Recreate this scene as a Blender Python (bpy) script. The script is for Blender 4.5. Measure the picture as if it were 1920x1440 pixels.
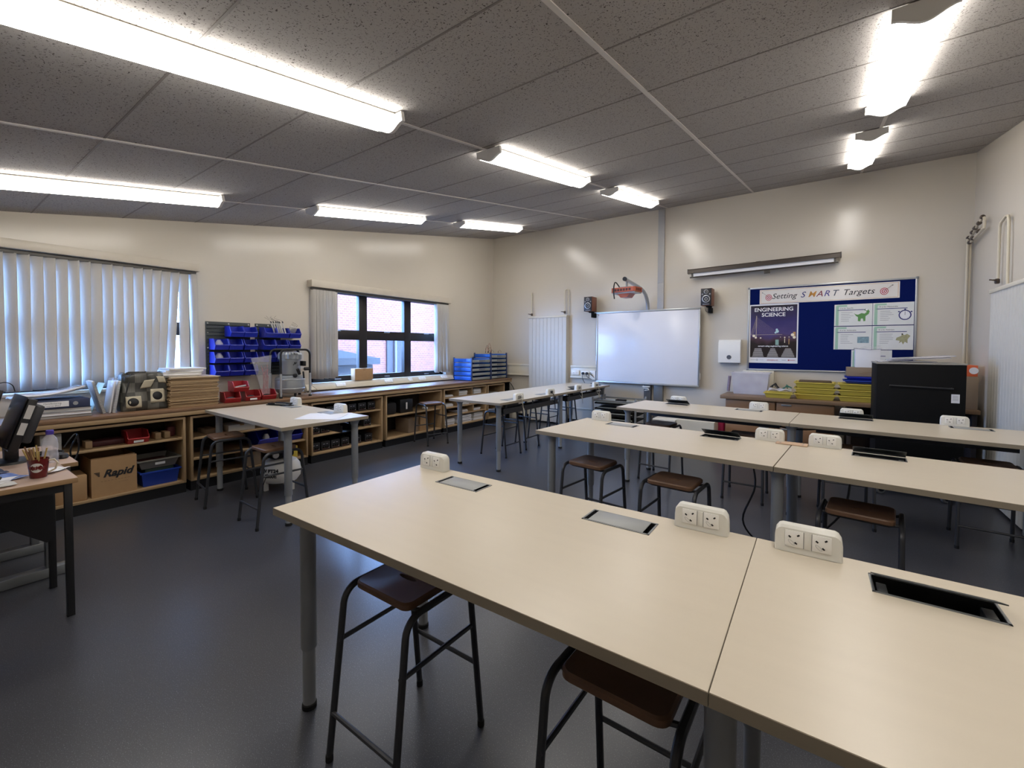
import bpy, bmesh, math, random
from mathutils import Vector, Matrix, Euler
random.seed(7)
PI = math.pi
for o in list(bpy.data.objects): bpy.data.objects.remove(o)
SC = bpy.context.scene
COL = SC.collection

# ------------------------------------------------------------------ camera
def cam_matrix(yaw, pitch, roll, loc):
    f = Vector((math.sin(yaw)*math.cos(pitch), math.cos(yaw)*math.cos(pitch), -math.sin(pitch)))
    r = Vector((math.cos(yaw), -math.sin(yaw), 0)); d = f.cross(r)
    r2 = r*math.cos(roll)+d*math.sin(roll); d2 = -r*math.sin(roll)+d*math.cos(roll)
    m = Matrix((r2, -d2, -f)).transposed().to_4x4(); m.translation = loc
    return m
cd = bpy.data.cameras.new('camera'); cam = bpy.data.objects.new('camera', cd); COL.objects.link(cam)
cam.matrix_world = cam_matrix(-0.6213072, 0.0286987, -0.0043065, Vector((5.52, -7.12, 1.40)))
cd.sensor_width = 36; cd.lens = 816.53/1920*36
cd.shift_x = (960-955.86)/1920; cd.shift_y = -(720-675.93)/1920
cd.clip_start = .02; SC.camera = cam
# ------------------------------------------------------------------ view, world, sun
SC.view_settings.view_transform = 'Standard'; SC.view_settings.look = 'None'
SC.view_settings.gamma = 1; SC.view_settings.use_curve_mapping = False
SC.view_settings.exposure = 0.0
LAMP = 17.0            # emission of the ceiling lamp diffusers
w = bpy.data.worlds.new('sky'); SC.world = w; w.use_nodes = True
bg = w.node_tree.nodes['Background']; bg.inputs[0].default_value = (.24, .47, 1.0, 1); bg.inputs[1].default_value = 34.0
sl = bpy.data.lights.new('sun', 'SUN'); sl.energy = 8.0; sl.angle = .01; sl.color = (1, .93, .84)
so = bpy.data.objects.new('sun', sl); COL.objects.link(so)
so.rotation_euler = Vector((-.62, .25, -.95)).to_track_quat('-Z', 'Y').to_euler()
def portal(y0, y1, z0, z1):
    l = bpy.data.lights.new('window_portal', 'AREA'); l.shape = 'RECTANGLE'; l.size = y1-y0; l.size_y = z1-z0
    l.cycles.is_portal = True
    o = bpy.data.objects.new('window_portal', l); COL.objects.link(o)
    o.matrix_world = Matrix(((0,0,-1,-.16),(1,0,0,(y0+y1)/2),(0,-1,0,(z0+z1)/2),(0,0,0,1)))
    # local -Z points to +x (into the room)
    return o
portal(-3.95, -1.40, .92, 2.2); portal(-8.0, -5.28, 1.0, 2.2)

# ------------------------------------------------------------------ materials
def lin(c):
    if isinstance(c, str):
        c = [int(c[i:i+2], 16)/255 for i in (0, 2, 4)]
    return tuple((v/12.92 if v <= .04045 else ((v+.055)/1.055)**2.4) for v in c)+(1,)
MATS = {}
def mat(name, col, rough=.5, metal=0, var=.06, scale=8, bump=0, bscale=60, spec=.5, stretch=None, coat=0, emis=0, alpha=1, trans=0):
    if name in MATS: return MATS[name]
    m = bpy.data.materials.new(name); m.use_nodes = True; nt = m.node_tree; N = nt.nodes; L = nt.links
    p = N['Principled BSDF']; c = lin(col)
    p.inputs['Roughness'].default_value = rough; p.inputs['Metallic'].default_value = metal
    p.inputs['Specular IOR Level'].default_value = spec
    tc = N.new('ShaderNodeTexCoord'); mp = N.new('ShaderNodeMapping'); L.new(tc.outputs['Object'], mp.inputs[0])
    if stretch: mp.inputs['Scale'].default_value = stretch
    no = N.new('ShaderNodeTexNoise'); no.inputs['Scale'].default_value = scale; no.inputs['Detail'].default_value = 5
    L.new(mp.outputs[0], no.inputs['Vector'])
    mx = N.new('ShaderNodeMix'); mx.data_type = 'RGBA'
    mx.inputs[6].default_value = tuple(v*(1-var) for v in c[:3])+(1,); mx.inputs[7].default_value = tuple(min(1, v*(1+var)) for v in c[:3])+(1,)
    L.new(no.outputs['Fac'], mx.inputs[0]); L.new(mx.outputs[2], p.inputs['Base Color'])
    if bump:
        n2 = N.new('ShaderNodeTexNoise'); n2.inputs['Scale'].default_value = bscale; L.new(tc.outputs['Object'], n2.inputs['Vector'])
        b = N.new('ShaderNodeBump'); b.inputs['Strength'].default_value = bump; b.inputs['Distance'].default_value = .002
        L.new(n2.outputs['Fac'], b.inputs['Height']); L.new(b.outputs[0], p.inputs['Normal'])
    if coat: p.inputs['Coat Weight'].default_value = coat
    if emis: p.inputs['Emission Color'].default_value = c; p.inputs['Emission Strength'].default_value = emis
    if alpha < 1: p.inputs['Alpha'].default_value = alpha
    if trans: p.inputs['Transmission Weight'].default_value = trans
    MATS[name] = m; return m
def film(name, col, fac, rough=.15):
    """thin clear plastic or glass: see-through mixed with a diffuse-and-gloss skin"""
    m = bpy.data.materials.new(name); m.use_nodes = True; nt = m.node_tree; N = nt.nodes; L = nt.links
    p = N['Principled BSDF']; p.inputs['Base Color'].default_value = lin(col); p.inputs['Roughness'].default_value = rough
    t = N.new('ShaderNodeBsdfTransparent'); mx = N.new('ShaderNodeMixShader'); 
    no = N.new('ShaderNodeTexNoise'); no.inputs['Scale'].default_value = 5; no.inputs['Detail'].default_value = 1
    tc = N.new('ShaderNodeTexCoord'); L.new(tc.outputs['Object'], no.inputs['Vector'])
    mr = N.new('ShaderNodeMapRange'); mr.inputs[1].default_value = .3; mr.inputs[2].default_value = .7
    mr.inputs[3].default_value = fac*.8; mr.inputs[4].default_value = min(1, fac*1.2)
    L.new(no.outputs['Fac'], mr.inputs[0]); L.new(mr.outputs[0], mx.inputs[0]); L.new(t.outputs[0], mx.inputs[1]); L.new(p.outputs[0], mx.inputs[2])
    L.new(mx.outputs[0], N['Material Output'].inputs[0]); MATS[name] = m; return m

wallpaint = mat('cream wall paint', 'cec6b9', .22, var=.02, scale=1.5, bump=.12, bscale=35, spec=.45)
whitegloss = mat('white gloss plastic', 'e9e7e2', .28, var=.01)
podwhite = mat('socket white plastic', 'dcdad2', .35, var=.015)
creamgloss = mat('cream gloss trim', 'd9d1bf', .3, var=.02)
black = mat('matt black', '0b0b0c', .7, var=.1, spec=.2)
blackmetal = mat('black metal', '17171a', .4, var=.1)
stooltube = mat('grey stool tube', '3a3b3f', .38, metal=.35, var=.12)
legmetal = mat('silver grey leg paint', '94979b', .34, metal=.2, var=.05)
traymetal = mat('dark cable tray', '3a3a3d', .5, metal=.2, var=.1)
capblack = mat('black rubber foot', '111112', .7)
laminate = mat('cream desk laminate', 'cec3b1', .30, var=.035, scale=3.0, stretch=(1, 9, 1), bump=.03, bscale=120, spec=.45)
lamedge = mat('desk edge strip', '918675', .5, var=.04)
seatmat = mat('brown stool seat', '6a4e3a', .42, var=.18, scale=14, bump=.05)
benchwood = mat('worn bench wood', '7e6048', .42, var=.18, scale=4, stretch=(8, 1, 8))
cabwood = mat('pale oak board', 'a58a68', .5, var=.1, scale=5, stretch=(8, 1, 8))
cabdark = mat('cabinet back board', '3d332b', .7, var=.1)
drawerwood = mat('brown drawer front', '8a6647', .45, var=.12, scale=5, stretch=(1, 8, 8))
bluebin = mat('blue plastic', '1f2fae', .35, var=.06)
bluetray = mat('blue tray plastic', '1d3c9e', .4, var=.06)
brightblue = mat('bright blue drawer plastic', '1b62cf', .35, var=.05)
navyplastic = mat('navy end frame plastic', '1e3163', .4)
redbin = mat('red plastic', 'a2262c', .35, var=.08)
yellowbin = mat('yellow plastic', 'ccb84e', .4, var=.06)
greytray = mat('grey tray plastic', '6d6a64', .5)
cardboard = mat('cardboard', 'a78560', .8, var=.08, scale=20)
cardboardd = mat('dull cardboard', '8b7864', .8, var=.08, scale=20)
mdf = mat('brown hardboard', '9a8060', .75, var=.12, scale=12)
mdf2 = mat('brown hardboard light', 'a68d6b', .75, var=.12, scale=12); mdf3 = mat('brown hardboard dark', '8a7052', .75, var=.12, scale=12)
paper = mat('white paper', 'e6e6ea', .7, var=.02)
paperb = mat('greyish paper', 'c9c7c4', .7, var=.04)
vane = None
frame_br = mat('dark brown window frame', '1c1716', .4, var=.1)
alu = mat('aluminium', 'b8bbbf', .32, metal=.7, var=.03)
alud = mat('dull aluminium', '84878a', .4, metal=.5, var=.05)
trayalu = mat('pale metal shelf tray', '9ea29c', .4, metal=.3, var=.05)
navy = mat('navy felt', '0d1a52', .95, var=.1, scale=120, spec=.05)
boardwhite = mat('whiteboard surface', 'e8e8ee', .2, var=.01)
orange = mat('orange plastic', 'ad5133', .35, var=.08)
walnut = mat('speaker wood veneer', '7b4a38', .4, var=.15, scale=6, stretch=(8, 8, 1))
speakerblk = mat('speaker black', '1d1e24', .45)
conegrey = mat('speaker cone', '2c2d31', .6)
chrome = mat('chrome ring', 'b4b4b8', .35, metal=.5)
steel = mat('steel tank', '9b9fa3', .35, metal=.35, var=.06)
pipepaint = mat('painted pipe', 'cfc5b0', .35, var=.03)
brass = mat('dull brass valve', '5a5048', .4, metal=.6)
greencard = mat('pale green print', '9fc3ad', .7)
inkblk = mat('black ink', '1a1a1e', .7)
inkgrey = mat('grey ink', '8a8a90', .7)
inkred = mat('red ink', 'b0282c', .6)
inkblue = mat('dark blue ink', '2c3270', .6)
inkorange = mat('ochre ink', 'c58a3c', .6)
inkmaroon = mat('maroon ink', '7a2032', .6)
inkwhite = mat('white ink', 'f0f0f0', .6)
redenamel = mat('mug red glaze', '5c1616', .25)
pencilwood = mat('pencil wood', 'b59a5a', .5, var=.2)
purple = mat('purple cap', '4a3aa0', .4)
binder = mat('dark blue binder cloth', '2a3352', .6)
pink = mat('magenta plastic', 'a81c4e', .4)
darkslot = mat('socket slot', '0a0a10', .8)
teal = mat('green plastic', '2c6a5a', .4)
wiregrey = mat('cream cable', 'b9b4a4', .5)
glass = film('window glass', 'ffffff', .04, .02)
clearp = film('clear plastic', 'd8d6dc', .22, .15)
clearh = film('hazy plastic', 'dcdae2', .5, .25)

def ceiling_mat():
    m = bpy.data.materials.new('fissured ceiling tile'); m.use_nodes = True; nt = m.node_tree; N = nt.nodes; L = nt.links
    p = N['Principled BSDF']; p.inputs['Roughness'].default_value = .9; p.inputs['Specular IOR Level'].default_value = .1
    tc = N.new('ShaderNodeTexCoord')
    def fiss(scale, sx, rot, lo, hi):
        mp = N.new('ShaderNodeMapping'); mp.inputs['Scale'].default_value = (sx, 1, 1); mp.inputs['Rotation'].default_value = (0, 0, rot)
        L.new(tc.outputs['Object'], mp.inputs[0])
        ds = N.new('ShaderNodeTexNoise'); ds.inputs['Scale'].default_value = 30; L.new(mp.outputs[0], ds.inputs['Vector'])
        ad = N.new('ShaderNodeMixRGB'); ad.blend_type = 'ADD'; ad.inputs[0].default_value = .02; L.new(mp.outputs[0], ad.inputs[1]); L.new(ds.outputs['Color'], ad.inputs[2])
        n = N.new('ShaderNodeTexNoise'); n.inputs['Scale'].default_value = scale; n.inputs['Detail'].default_value = 2.5
        L.new(ad.outputs[0], n.inputs['Vector'])
        r = N.new('ShaderNodeMapRange'); r.inputs[1].default_value = lo; r.inputs[2].default_value = hi; L.new(n.outputs['Fac'], r.inputs[0]); return r
    a = fiss(105, 1.7, .35, .62, .68); b = fiss(125, .6, -.5, .64, .69)
    mxx = N.new('ShaderNodeMath'); mxx.operation = 'MAXIMUM'; L.new(a.outputs[0], mxx.inputs[0]); L.new(b.outputs[0], mxx.inputs[1])
    mx = N.new('ShaderNodeMix'); mx.data_type = 'RGBA'; mx.inputs[6].default_value = lin('aca8a5'); mx.inputs[7].default_value = lin('5a5552')
    L.new(mxx.outputs[0], mx.inputs[0]); L.new(mx.outputs[2], p.inputs['Base Color'])
    bp = N.new('ShaderNodeBump'); bp.invert = True; bp.inputs['Strength'].default_value = .6; bp.inputs['Distance'].default_value = .004
    L.new(mxx.outputs[0], bp.inputs['Height']); L.new(bp.outputs[0], p.inputs['Normal'])
    return m
def floor_mat():
    m = bpy.data.materials.new('flecked vinyl floor'); m.use_nodes = True; nt = m.node_tree; N = nt.nodes; L = nt.links
    p = N['Principled BSDF']; p.inputs['Roughness'].default_value = .30; p.inputs['Specular IOR Level'].default_value = .5
    tc = N.new('ShaderNodeTexCoord')
    n = N.new('ShaderNodeTexNoise'); n.inputs['Scale'].default_value = 260; n.inputs['Detail'].default_value = 2; L.new(tc.outputs['Object'], n.inputs['Vector'])
    r = N.new('ShaderNodeMapRange'); r.inputs[1].default_value = .60; r.inputs[2].default_value = .72; L.new(n.outputs['Fac'], r.inputs[0])
    n2 = N.new('ShaderNodeTexNoise'); n2.inputs['Scale'].default_value = 1.3; n2.inputs['Detail'].default_value = 5; L.new(tc.outputs['Object'], n2.inputs['Vector'])
    b = N.new('ShaderNodeMix'); b.data_type = 'RGBA'; b.inputs[6].default_value = lin('3b3c42'); b.inputs[7].default_value = lin('45464d'); L.new(n2.outputs['Fac'], b.inputs[0])
    mx = N.new('ShaderNodeMix'); mx.data_type = 'RGBA'; mx.inputs[7].default_value = lin('7b7c84')
    L.new(b.outputs[2], mx.inputs[6]); L.new(r.outputs[0], mx.inputs[0]); L.new(mx.outputs[2], p.inputs['Base Color'])
    n3 = N.new('ShaderNodeTexNoise'); n3.inputs['Scale'].default_value = 120; L.new(tc.outputs['Object'], n3.inputs['Vector'])
    bp = N.new('ShaderNodeBump'); bp.inputs['Strength'].default_value = .12; bp.inputs['Distance'].default_value = .001
    L.new(n3.outputs['Fac'], bp.inputs['Height']); L.new(bp.outputs[0], p.inputs['Normal'])
    return m
def brick_mat():
    m = bpy.data.materials.new('pinkish brick'); m.use_nodes = True; nt = m.node_tree; N = nt.nodes; L = nt.links
    p = N['Principled BSDF']; p.inputs['Roughness'].default_value = .9
    tc = N.new('ShaderNodeTexCoord'); mp = N.new('ShaderNodeMapping'); mp.inputs['Rotation'].default_value = (0, -PI/2, -PI/2)
    sx = N.new('ShaderNodeSeparateXYZ'); cb = N.new('ShaderNodeCombineXYZ'); L.new(tc.outputs['Object'], sx.inputs[0]); L.new(sx.outputs[1], cb.inputs[0]); L.new(sx.outputs[2], cb.inputs[1])
    b = N.new('ShaderNodeTexBrick'); b.inputs['Scale'].default_value = 4.4; b.inputs['Color1'].default_value = lin('72463c'); b.inputs['Color2'].default_value = lin('633e38')
    b.inputs['Mortar'].default_value = lin('7c6057'); b.inputs['Mortar Size'].default_value = .02; L.new(cb.outputs[0], b.inputs['Vector'])
    L.new(b.outputs[0], p.inputs['Base Color']); return m
def vane_mat():
    m = bpy.data.materials.new('blind fabric'); m.use_nodes = True; nt = m.node_tree; N = nt.nodes; L = nt.links
    p = N['Principled BSDF']; p.inputs['Roughness'].default_value = .8; p.inputs['Base Color'].default_value = lin('bfbbb5')
    n = N.new('ShaderNodeTexNoise'); n.inputs['Scale'].default_value = 90; bp = N.new('ShaderNodeBump'); bp.inputs['Strength'].default_value = .1
    L.new(n.outputs['Fac'], bp.inputs['Height']); L.new(bp.outputs[0], p.inputs['Normal'])
    t = N.new('ShaderNodeBsdfTranslucent'); t.inputs[0].default_value = lin('dedce0'); mx = N.new('ShaderNodeMixShader'); mx.inputs[0].default_value = .065
    L.new(p.outputs[0], mx.inputs[1]); L.new(t.outputs[0], mx.inputs[2]); L.new(mx.outputs[0], N['Material Output'].inputs[0]); return m
def emit_mat(name, col, s):
    m = bpy.data.materials.new(name); m.use_nodes = True; N = m.node_tree.nodes; L = m.node_tree.links
    e = N.new('ShaderNodeEmission'); e.inputs[0].default_value = lin(col); e.inputs[1].default_value = s
    N.remove(N['Principled BSDF']); L.new(e.outputs[0], N['Material Output'].inputs[0]); return m
vane = vane_mat(); diffuser = emit_mat('lit lamp diffuser', 'fffaf2', LAMP)

# ------------------------------------------------------------------ mesh builder
class MB:
    def __init__(s): s.bm = bmesh.new()
    def _add(s, verts, faces, M=None):
        vs = [s.bm.verts.new(M @ Vector(v) if M else Vector(v)) for v in verts]
        out = []
        for f in faces:
            try: out.append(s.bm.faces.new([vs[i] for i in f]))
            except ValueError: pass
        return vs, out
    def box(s, x0, x1, y0, y1, z0, z1, bev=0, M=None, seg=2):
        vs, fs = s._add([(x0,y0,z0),(x1,y0,z0),(x1,y1,z0),(x0,y1,z0),(x0,y0,z1),(x1,y0,z1),(x1,y1,z1),(x0,y1,z1)],
               [(0,3,2,1),(4,5,6,7),(0,1,5,4),(1,2,6,5),(2,3,7,6),(3,0,4,7)], M)
        if bev:
            es = list({e for f in fs for e in f.edges})
            bmesh.ops.bevel(s.bm, geom=es, offset=bev, segments=seg, affect='EDGES', profile=.5)
        return s
    def stube(s, pts, r, n=8, k=6):
        P = [Vector(p) for p in pts]; out = []
        for i in range(len(P)-1):
            a, b, c, d = P[max(i-1, 0)], P[i], P[i+1], P[min(i+2, len(P)-1)]
            for j in range(k):
                t = j/k; out.append(.5*((2*b)+(c-a)*t+(2*a-5*b+4*c-d)*t*t+(3*b-a-3*c+d)*t**3))
        return s.tube(out+[P[-1]], r, n)
    def tube(s, pts, r, n=10, cap=True):
        pts = [Vector(p) for p in pts]; rings = []; rr = r if isinstance(r, (list, tuple)) else [r]*len(pts)
        up = None
        for i, p in enumerate(pts):
            t = ((pts[min(i+1, len(pts)-1)]-p).normalized()+(p-pts[max(i-1, 0)]).normalized())
            t = t.normalized() if t.length > 1e-6 else Vector((0,0,1))
            if up is None:
                up = Vector((0,0,1)) if abs(t.z) < .9 else Vector((1,0,0))
            a = t.cross(up); 
            if a.length < 1e-4: a = t.cross(Vector((0,1,0)))
            a.normalize(); b = t.cross(a).normalized(); up = a.cross(t).normalized()
            rings.append([s.bm.verts.new(p+(a*math.cos(2*PI*k/n)+b*math.sin(2*PI*k/n))*rr[i]) for k in range(n)])
        for i in range(len(rings)-1):
            for k in range(n):
                s.bm.faces.new([rings[i][k], rings[i][(k+1)%n], rings[i+1][(k+1)%n], rings[i+1][k]])
        if cap: s.bm.faces.new(rings[0][::-1]); s.bm.faces.new(rings[-1])
        return s
    def lathe(s, prof, c=(0,0,0), n=20, M=None):
        """prof: list of (r, z), axis z through c"""
        rings = []; c = Vector(c)
        for r, z in prof:
            ring = []
            for k in range(n):
                v = Vector((r*math.cos(2*PI*k/n), r*math.sin(2*PI*k/n), z)); v = (M @ v if M else v)+c
                ring.append(s.bm.verts.new(v))
            rings.append(ring)
        for i in range(len(rings)-1):
            for k in range(n): s.bm.faces.new([rings[i][k], rings[i][(k+1)%n], rings[i+1][(k+1)%n], rings[i+1][k]])
        s.bm.faces.new(rings[0][::-1]); s.bm.faces.new(rings[-1]); return s
    def prism(s, poly, d, M=None, axis='x'):
        """poly 2D extruded from d[0] to d[1] along axis. axis x: (y,z); y: (x,z); z: (x,y)"""
        def P(a, b, t): return {'x': (t,a,b), 'y': (a,t,b), 'z': (a,b,t)}[axis]
        n = len(poly); vs = [P(a,b,d[0]) for a,b in poly]+[P(a,b,d[1]) for a,b in poly]
        s._add(vs, [tuple(range(n))[::-1], tuple(range(n, 2*n))]+[(i,(i+1)%n,n+(i+1)%n,n+i) for i in range(n)], M); return s
    def tub(s, x0, x1, y0, y1, z0, z1, tp=.01, th=.004, rim=0, M=None):
        """open-topped tapered tray; tp = inset of the base"""
        def L(i, z, f): 
            a = tp*f; return [(x0+a+i,y0+a+i,z),(x1-a-i,y0+a+i,z),(x1-a-i,y1-a-i,z),(x0+a+i,y1-a-i,z)]
        loops = [L(0,z0,1), L(0,z1-(.012 if rim else 0),.12 if rim else 0)]
        if rim: loops += [L(-rim,z1-.012,0), L(-rim,z1,0)]
        loops += [L(th,z1,0), L(th,z0+th,1)]
        vs = [v for l in loops for v in l]; fs = [(3,2,1,0)]
        for i in range(len(loops)-1):
            for k in range(4): fs.append((4*i+k, 4*i+(k+1)%4, 4*i+4+(k+1)%4, 4*i+4+k))
        e = 4*(len(loops)-1); fs.append((e,e+1,e+2,e+3)); s._add(vs, fs, M); return s
    def grid(s, fn, nu, nv):
        vs = [[s.bm.verts.new(fn(u/nu, v/nv)) for v in range(nv+1)] for u in range(nu+1)]
        for u in range(nu):
            for v in range(nv): s.bm.faces.new([vs[u][v], vs[u+1][v], vs[u+1][v+1], vs[u][v+1]])
        return s
    def obj(s, name, m, parent=None, smooth=True, solid=0, loc=None, rot=None):
        bmesh.ops.recalc_face_normals(s.bm, faces=s.bm.faces)
        me = bpy.data.meshes.new(name); s.bm.to_mesh(me); s.bm.free(); me.materials.append(m)
        o = bpy.data.objects.new(name, me); COL.objects.link(o)
        if smooth:
            for p in me.polygons: p.use_smooth = True
            try: me.set_sharp_from_angle(angle=math.radians(35))
            except Exception: pass
        if solid:
            md = o.modifiers.new('thick', 'SOLIDIFY'); md.thickness = solid; md.offset = 0
        if parent: o.parent = parent
        if loc: o.location = loc
        if rot: o.rotation_euler = rot
        return o
def B(*a, **k): return MB().box(*a, **k)
def tag(o, label=None, cat=None, group=None, kind=None):
    if label: o['label'] = label
    if cat: o['category'] = cat
    if group: o['group'] = group
    if kind: o['kind'] = kind
    return o
def thing(name, label, cat, loc=(0,0,0), rz=0, group=None, rot=None):
    o = bpy.data.objects.new(name, None); COL.objects.link(o); o.empty_display_size = .1
    o.location = loc; o.rotation_euler = rot or (0,0,rz); return tag(o, label, cat, group)
def struct(mb, name, m, parent=None, label=None, **k):
    o = mb.obj(name, m, parent, **k)
    if not parent: o['kind'] = 'structure'
    return o
def sempty(name, loc=(0,0,0)):
    o = bpy.data.objects.new(name, None); COL.objects.link(o); o.location = loc; o['kind'] = 'structure'; return o
def dup(root, loc, rz=None, label=None, group=None, rot=None):
    def cp(o, par):
        c = o.copy(); COL.objects.link(c)
        if par: c.parent = par
        for ch in kids.get(o, []): cp(ch, c)
        return c
    kids = {}
    for o in bpy.data.objects:
        if o.parent: kids.setdefault(o.parent, []).append(o)
    r = cp(root, None); r.location = loc
    if rot: r.rotation_euler = rot
    elif rz is not None: r.rotation_euler = (0,0,rz)
    if label: r['label'] = label
    if group: r['group'] = group
    return r
def arc(c, r, a0, a1, n, plane='yz', fixed=0):
    out = []
    for i in range(n+1):
        a = a0+(a1-a0)*i/n; u = c[0]+r*math.cos(a); v = c[1]+r*math.sin(a)
        out.append({'yz': (fixed,u,v), 'xz': (u,fixed,v), 'xy': (u,v,fixed)}[plane])
    return out
FWR = (PI/2, 0, 0)        # lettering on a surface facing -y
LWR = (PI/2, 0, PI/2)     # lettering on a surface facing +x
FONT = None
def text(name, s, size, m, parent, loc, rot=FWR, align='LEFT', shear=0, bold=0, ext=.0008, sx=1):
    c = bpy.data.curves.new(name, 'FONT'); c.body = s; c.size = size; c.align_x = align; c.align_y = 'CENTER'; c.extrude = ext; c.shear = shear; c.offset = bold
    c.resolution_u = 3
    t = bpy.data.objects.new('tmp', c); COL.objects.link(t)
    dg = bpy.context.evaluated_depsgraph_get(); me = bpy.data.meshes.new_from_object(t.evaluated_get(dg))
    bpy.data.objects.remove(t); me.name = name; me.materials.clear(); me.materials.append(m)
    if sx != 1:
        for v in me.vertices: v.co.x *= sx
    o = bpy.data.objects.new(name, me); COL.objects.link(o); o.parent = parent; o.location = loc; o.rotation_euler = rot
    return o

# ================================================================== THE ROOM
SL = .1693
def cz(y): return 3.63+SL*y
YB = -8.3; XR = 6.9
struct(B(-.3, XR+.2, YB-.2, .2, -.12, 0), 'floor', floor_mat(), smooth=False)
ceil = struct(MB().prism([(YB-.2, cz(YB-.2)), (.2, cz(.2)), (.2, cz(.2)+.15), (YB-.2, cz(YB-.2)+.15)], (-.35, XR+.25)), 'ceiling', ceiling_mat(), smooth=False)
g = MB()
xs = [4.685-1.195*k for k in range(4)]+[5.88]
for x in xs:
    g.prism([(YB, cz(YB)), (0, cz(0)), (0, cz(0)-.005), (YB, cz(YB)-.005)], (x-.012, x+.012))
g2 = MB()
for k in range(14):
    y = -.45-.6*k
    if y > YB: g2.prism([(y-.005, cz(y-.005)), (y+.005, cz(y+.005)), (y+.005, cz(y+.005)-.002), (y-.005, cz(y-.005)-.002)], (0, XR))
struct(g, 'ceiling_grid', mat('ceiling grid paint', 'cfcac4', .5), ceil, smooth=False); struct(g2, 'tile_joint', mat('tile joint', '7d7874', .7), ceil, smooth=False)
def wall_top(y0, y1, z0): return [(y0, z0), (y1, z0), (y1, cz(y1)+.01), (y0, cz(y0)+.01)]
wl = MB()
W1 = (-8.0, -5.28, 1.0, 2.22); W2 = (-3.95, -1.40, .92, 2.22)
for y0, y1 in ((YB-.2, W1[0]), (W1[1], W2[0]), (W2[1], .2)): wl.prism(wall_top(y0, y1, -.1), (-.25, 0))
for W in (W1, W2):
    wl.box(-.25, 0, W[0], W[1], -.1, W[2]); wl.prism(wall_top(W[0], W[1], W[3]), (-.25, 0))
struct(wl, 'wall_left', wallpaint, smooth=False)
struct(MB().prism(wall_top(YB-.2, .2, -.1), (XR, XR+.2)), 'wall_right', wallpaint, smooth=False)
struct(B(-.25, XR+.2, 0, .2, -.1, cz(0)+.03), 'wall_far', wallpaint, smooth=False)
struct(B(-.25, XR+.2, YB-.2, YB, -.1, cz(YB)+.03), 'wall_back', wallpaint, smooth=False)
struct(B(1.0, 4.35, -.012, -.001, 0, .11, .002), 'baseboard_far', black)
struct(B(.60, .94, -.012, -.001, 0, .11, .002), 'baseboard_corner', black)
# windows: dark timber-look frames with mullions, a transom and panes
def window(name, W, mull, tran, sillz):
    y0, y1, z0, z1 = W
    r = sempty(name, (0, 0, 0)); f = MB()
    X0, X1 = -.14, -.07
    f.box(X0, X1, y0, y1, z0, z0+.075, .004); f.box(X0, X1, y0, y1, z1-.06, z1, .004)
    f.box(X0, X1, y0, y0+.07, z0, z1, .004); f.box(X0, X1, y1-.07, y1, z0, z1, .004)
    for a, b in mull: f.box(X0, X1+.004, a, b, z0, z1, .004)
    f.box(X0, X1+.002, y0, y1, tran[0], tran[1], .004)
    struct(f, 'window_frame', frame_br, r)
    ed = [y0+.07]+[v for m_ in mull for v in m_]+[y1-.07]
    for i in range(0, len(ed), 2):
        for za, zb in ((z0+.075, tran[0]), (tran[1], z1-.06)):
            struct(B(-.112, -.106, ed[i], ed[i+1], za, zb), 'pane', glass, r, smooth=False)
    h = MB()
    for i in range(0, len(ed), 2):
        c = (ed[i]+ed[i+1])/2
        for z in (tran[0]+.125, z0+.03): h.box(-.07, -.05, c-.05, c+.05, z-.012, z+.008, .004)
    struct(h, 'window_catch', alud, r)
    struct(B(-.07, .03, y0, y1, z0-.03, z0-.002, .004), 'window_sill', creamgloss, r)
    return r
window('window_1', W1, [(-7.2, -7.06), (-6.22, -6.08)], (1.52, 1.66), 1.0)
window('window_2', W2, [(-3.16, -3.02), (-2.30, -2.16)], (1.51, 1.65), .92)

# outside: brick wall in sun, a grey-roofed shed, ground
gr = B(-14, -.26, -16, 16, -.5, -.3); tag(gr.obj('yard_ground', mat('yard tarmac', '4a4a4a', .9), smooth=False), kind='structure')
br = thing('brick_building', 'sunlit pink brick building outside beyond the window', 'building', (-4.2, 0, 0))
bw = MB(); bw.box(-3, 0, -1.25, 9, -.3, 3.35); bw.obj('brick_wall', brick_mat(), br, smooth=False)
bb = MB(); bb.box(-3, .75, 2.95, 9, -.3, 3.35); bb.obj('brick_return', MATS.get('b') or bpy.data.materials['pinkish brick'], br, smooth=False)
B(0.0, .05, .62, 1.30, -.3, 1.75).obj('dark_door', mat('dark weathered door', '231f26', .6, var=.3), br)
MB().tube([(.09, .88, -.3), (.09, .88, 1.78)], .035).obj('downpipe', mat('pale downpipe', '55555c', .5), br)
sh = thing('garden_shed', 'low grey-roofed shed outside the middle window', 'shed', (-2.6, -1.9, -.3))
B(-1.1, 0, -1.6, .88, 0, 1.32).obj('shed_wall', mat('shed boards', '2c2f34', .8, var=.2), sh, smooth=False)
MB().prism([(-1.7, 1.36), (1.0, 1.36), (1.0, 1.46), (-.2, 1.68), (-1.7, 1.68)], (-1.2, .08)).obj('shed_roof', mat('roof felt', '34393d', .7, var=.15), sh, smooth=False)
B(.081, .11, -1.7, 1.0, 1.33, 1.47).obj('fascia', mat('dark fascia', '1c1e22', .6), sh)

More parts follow.
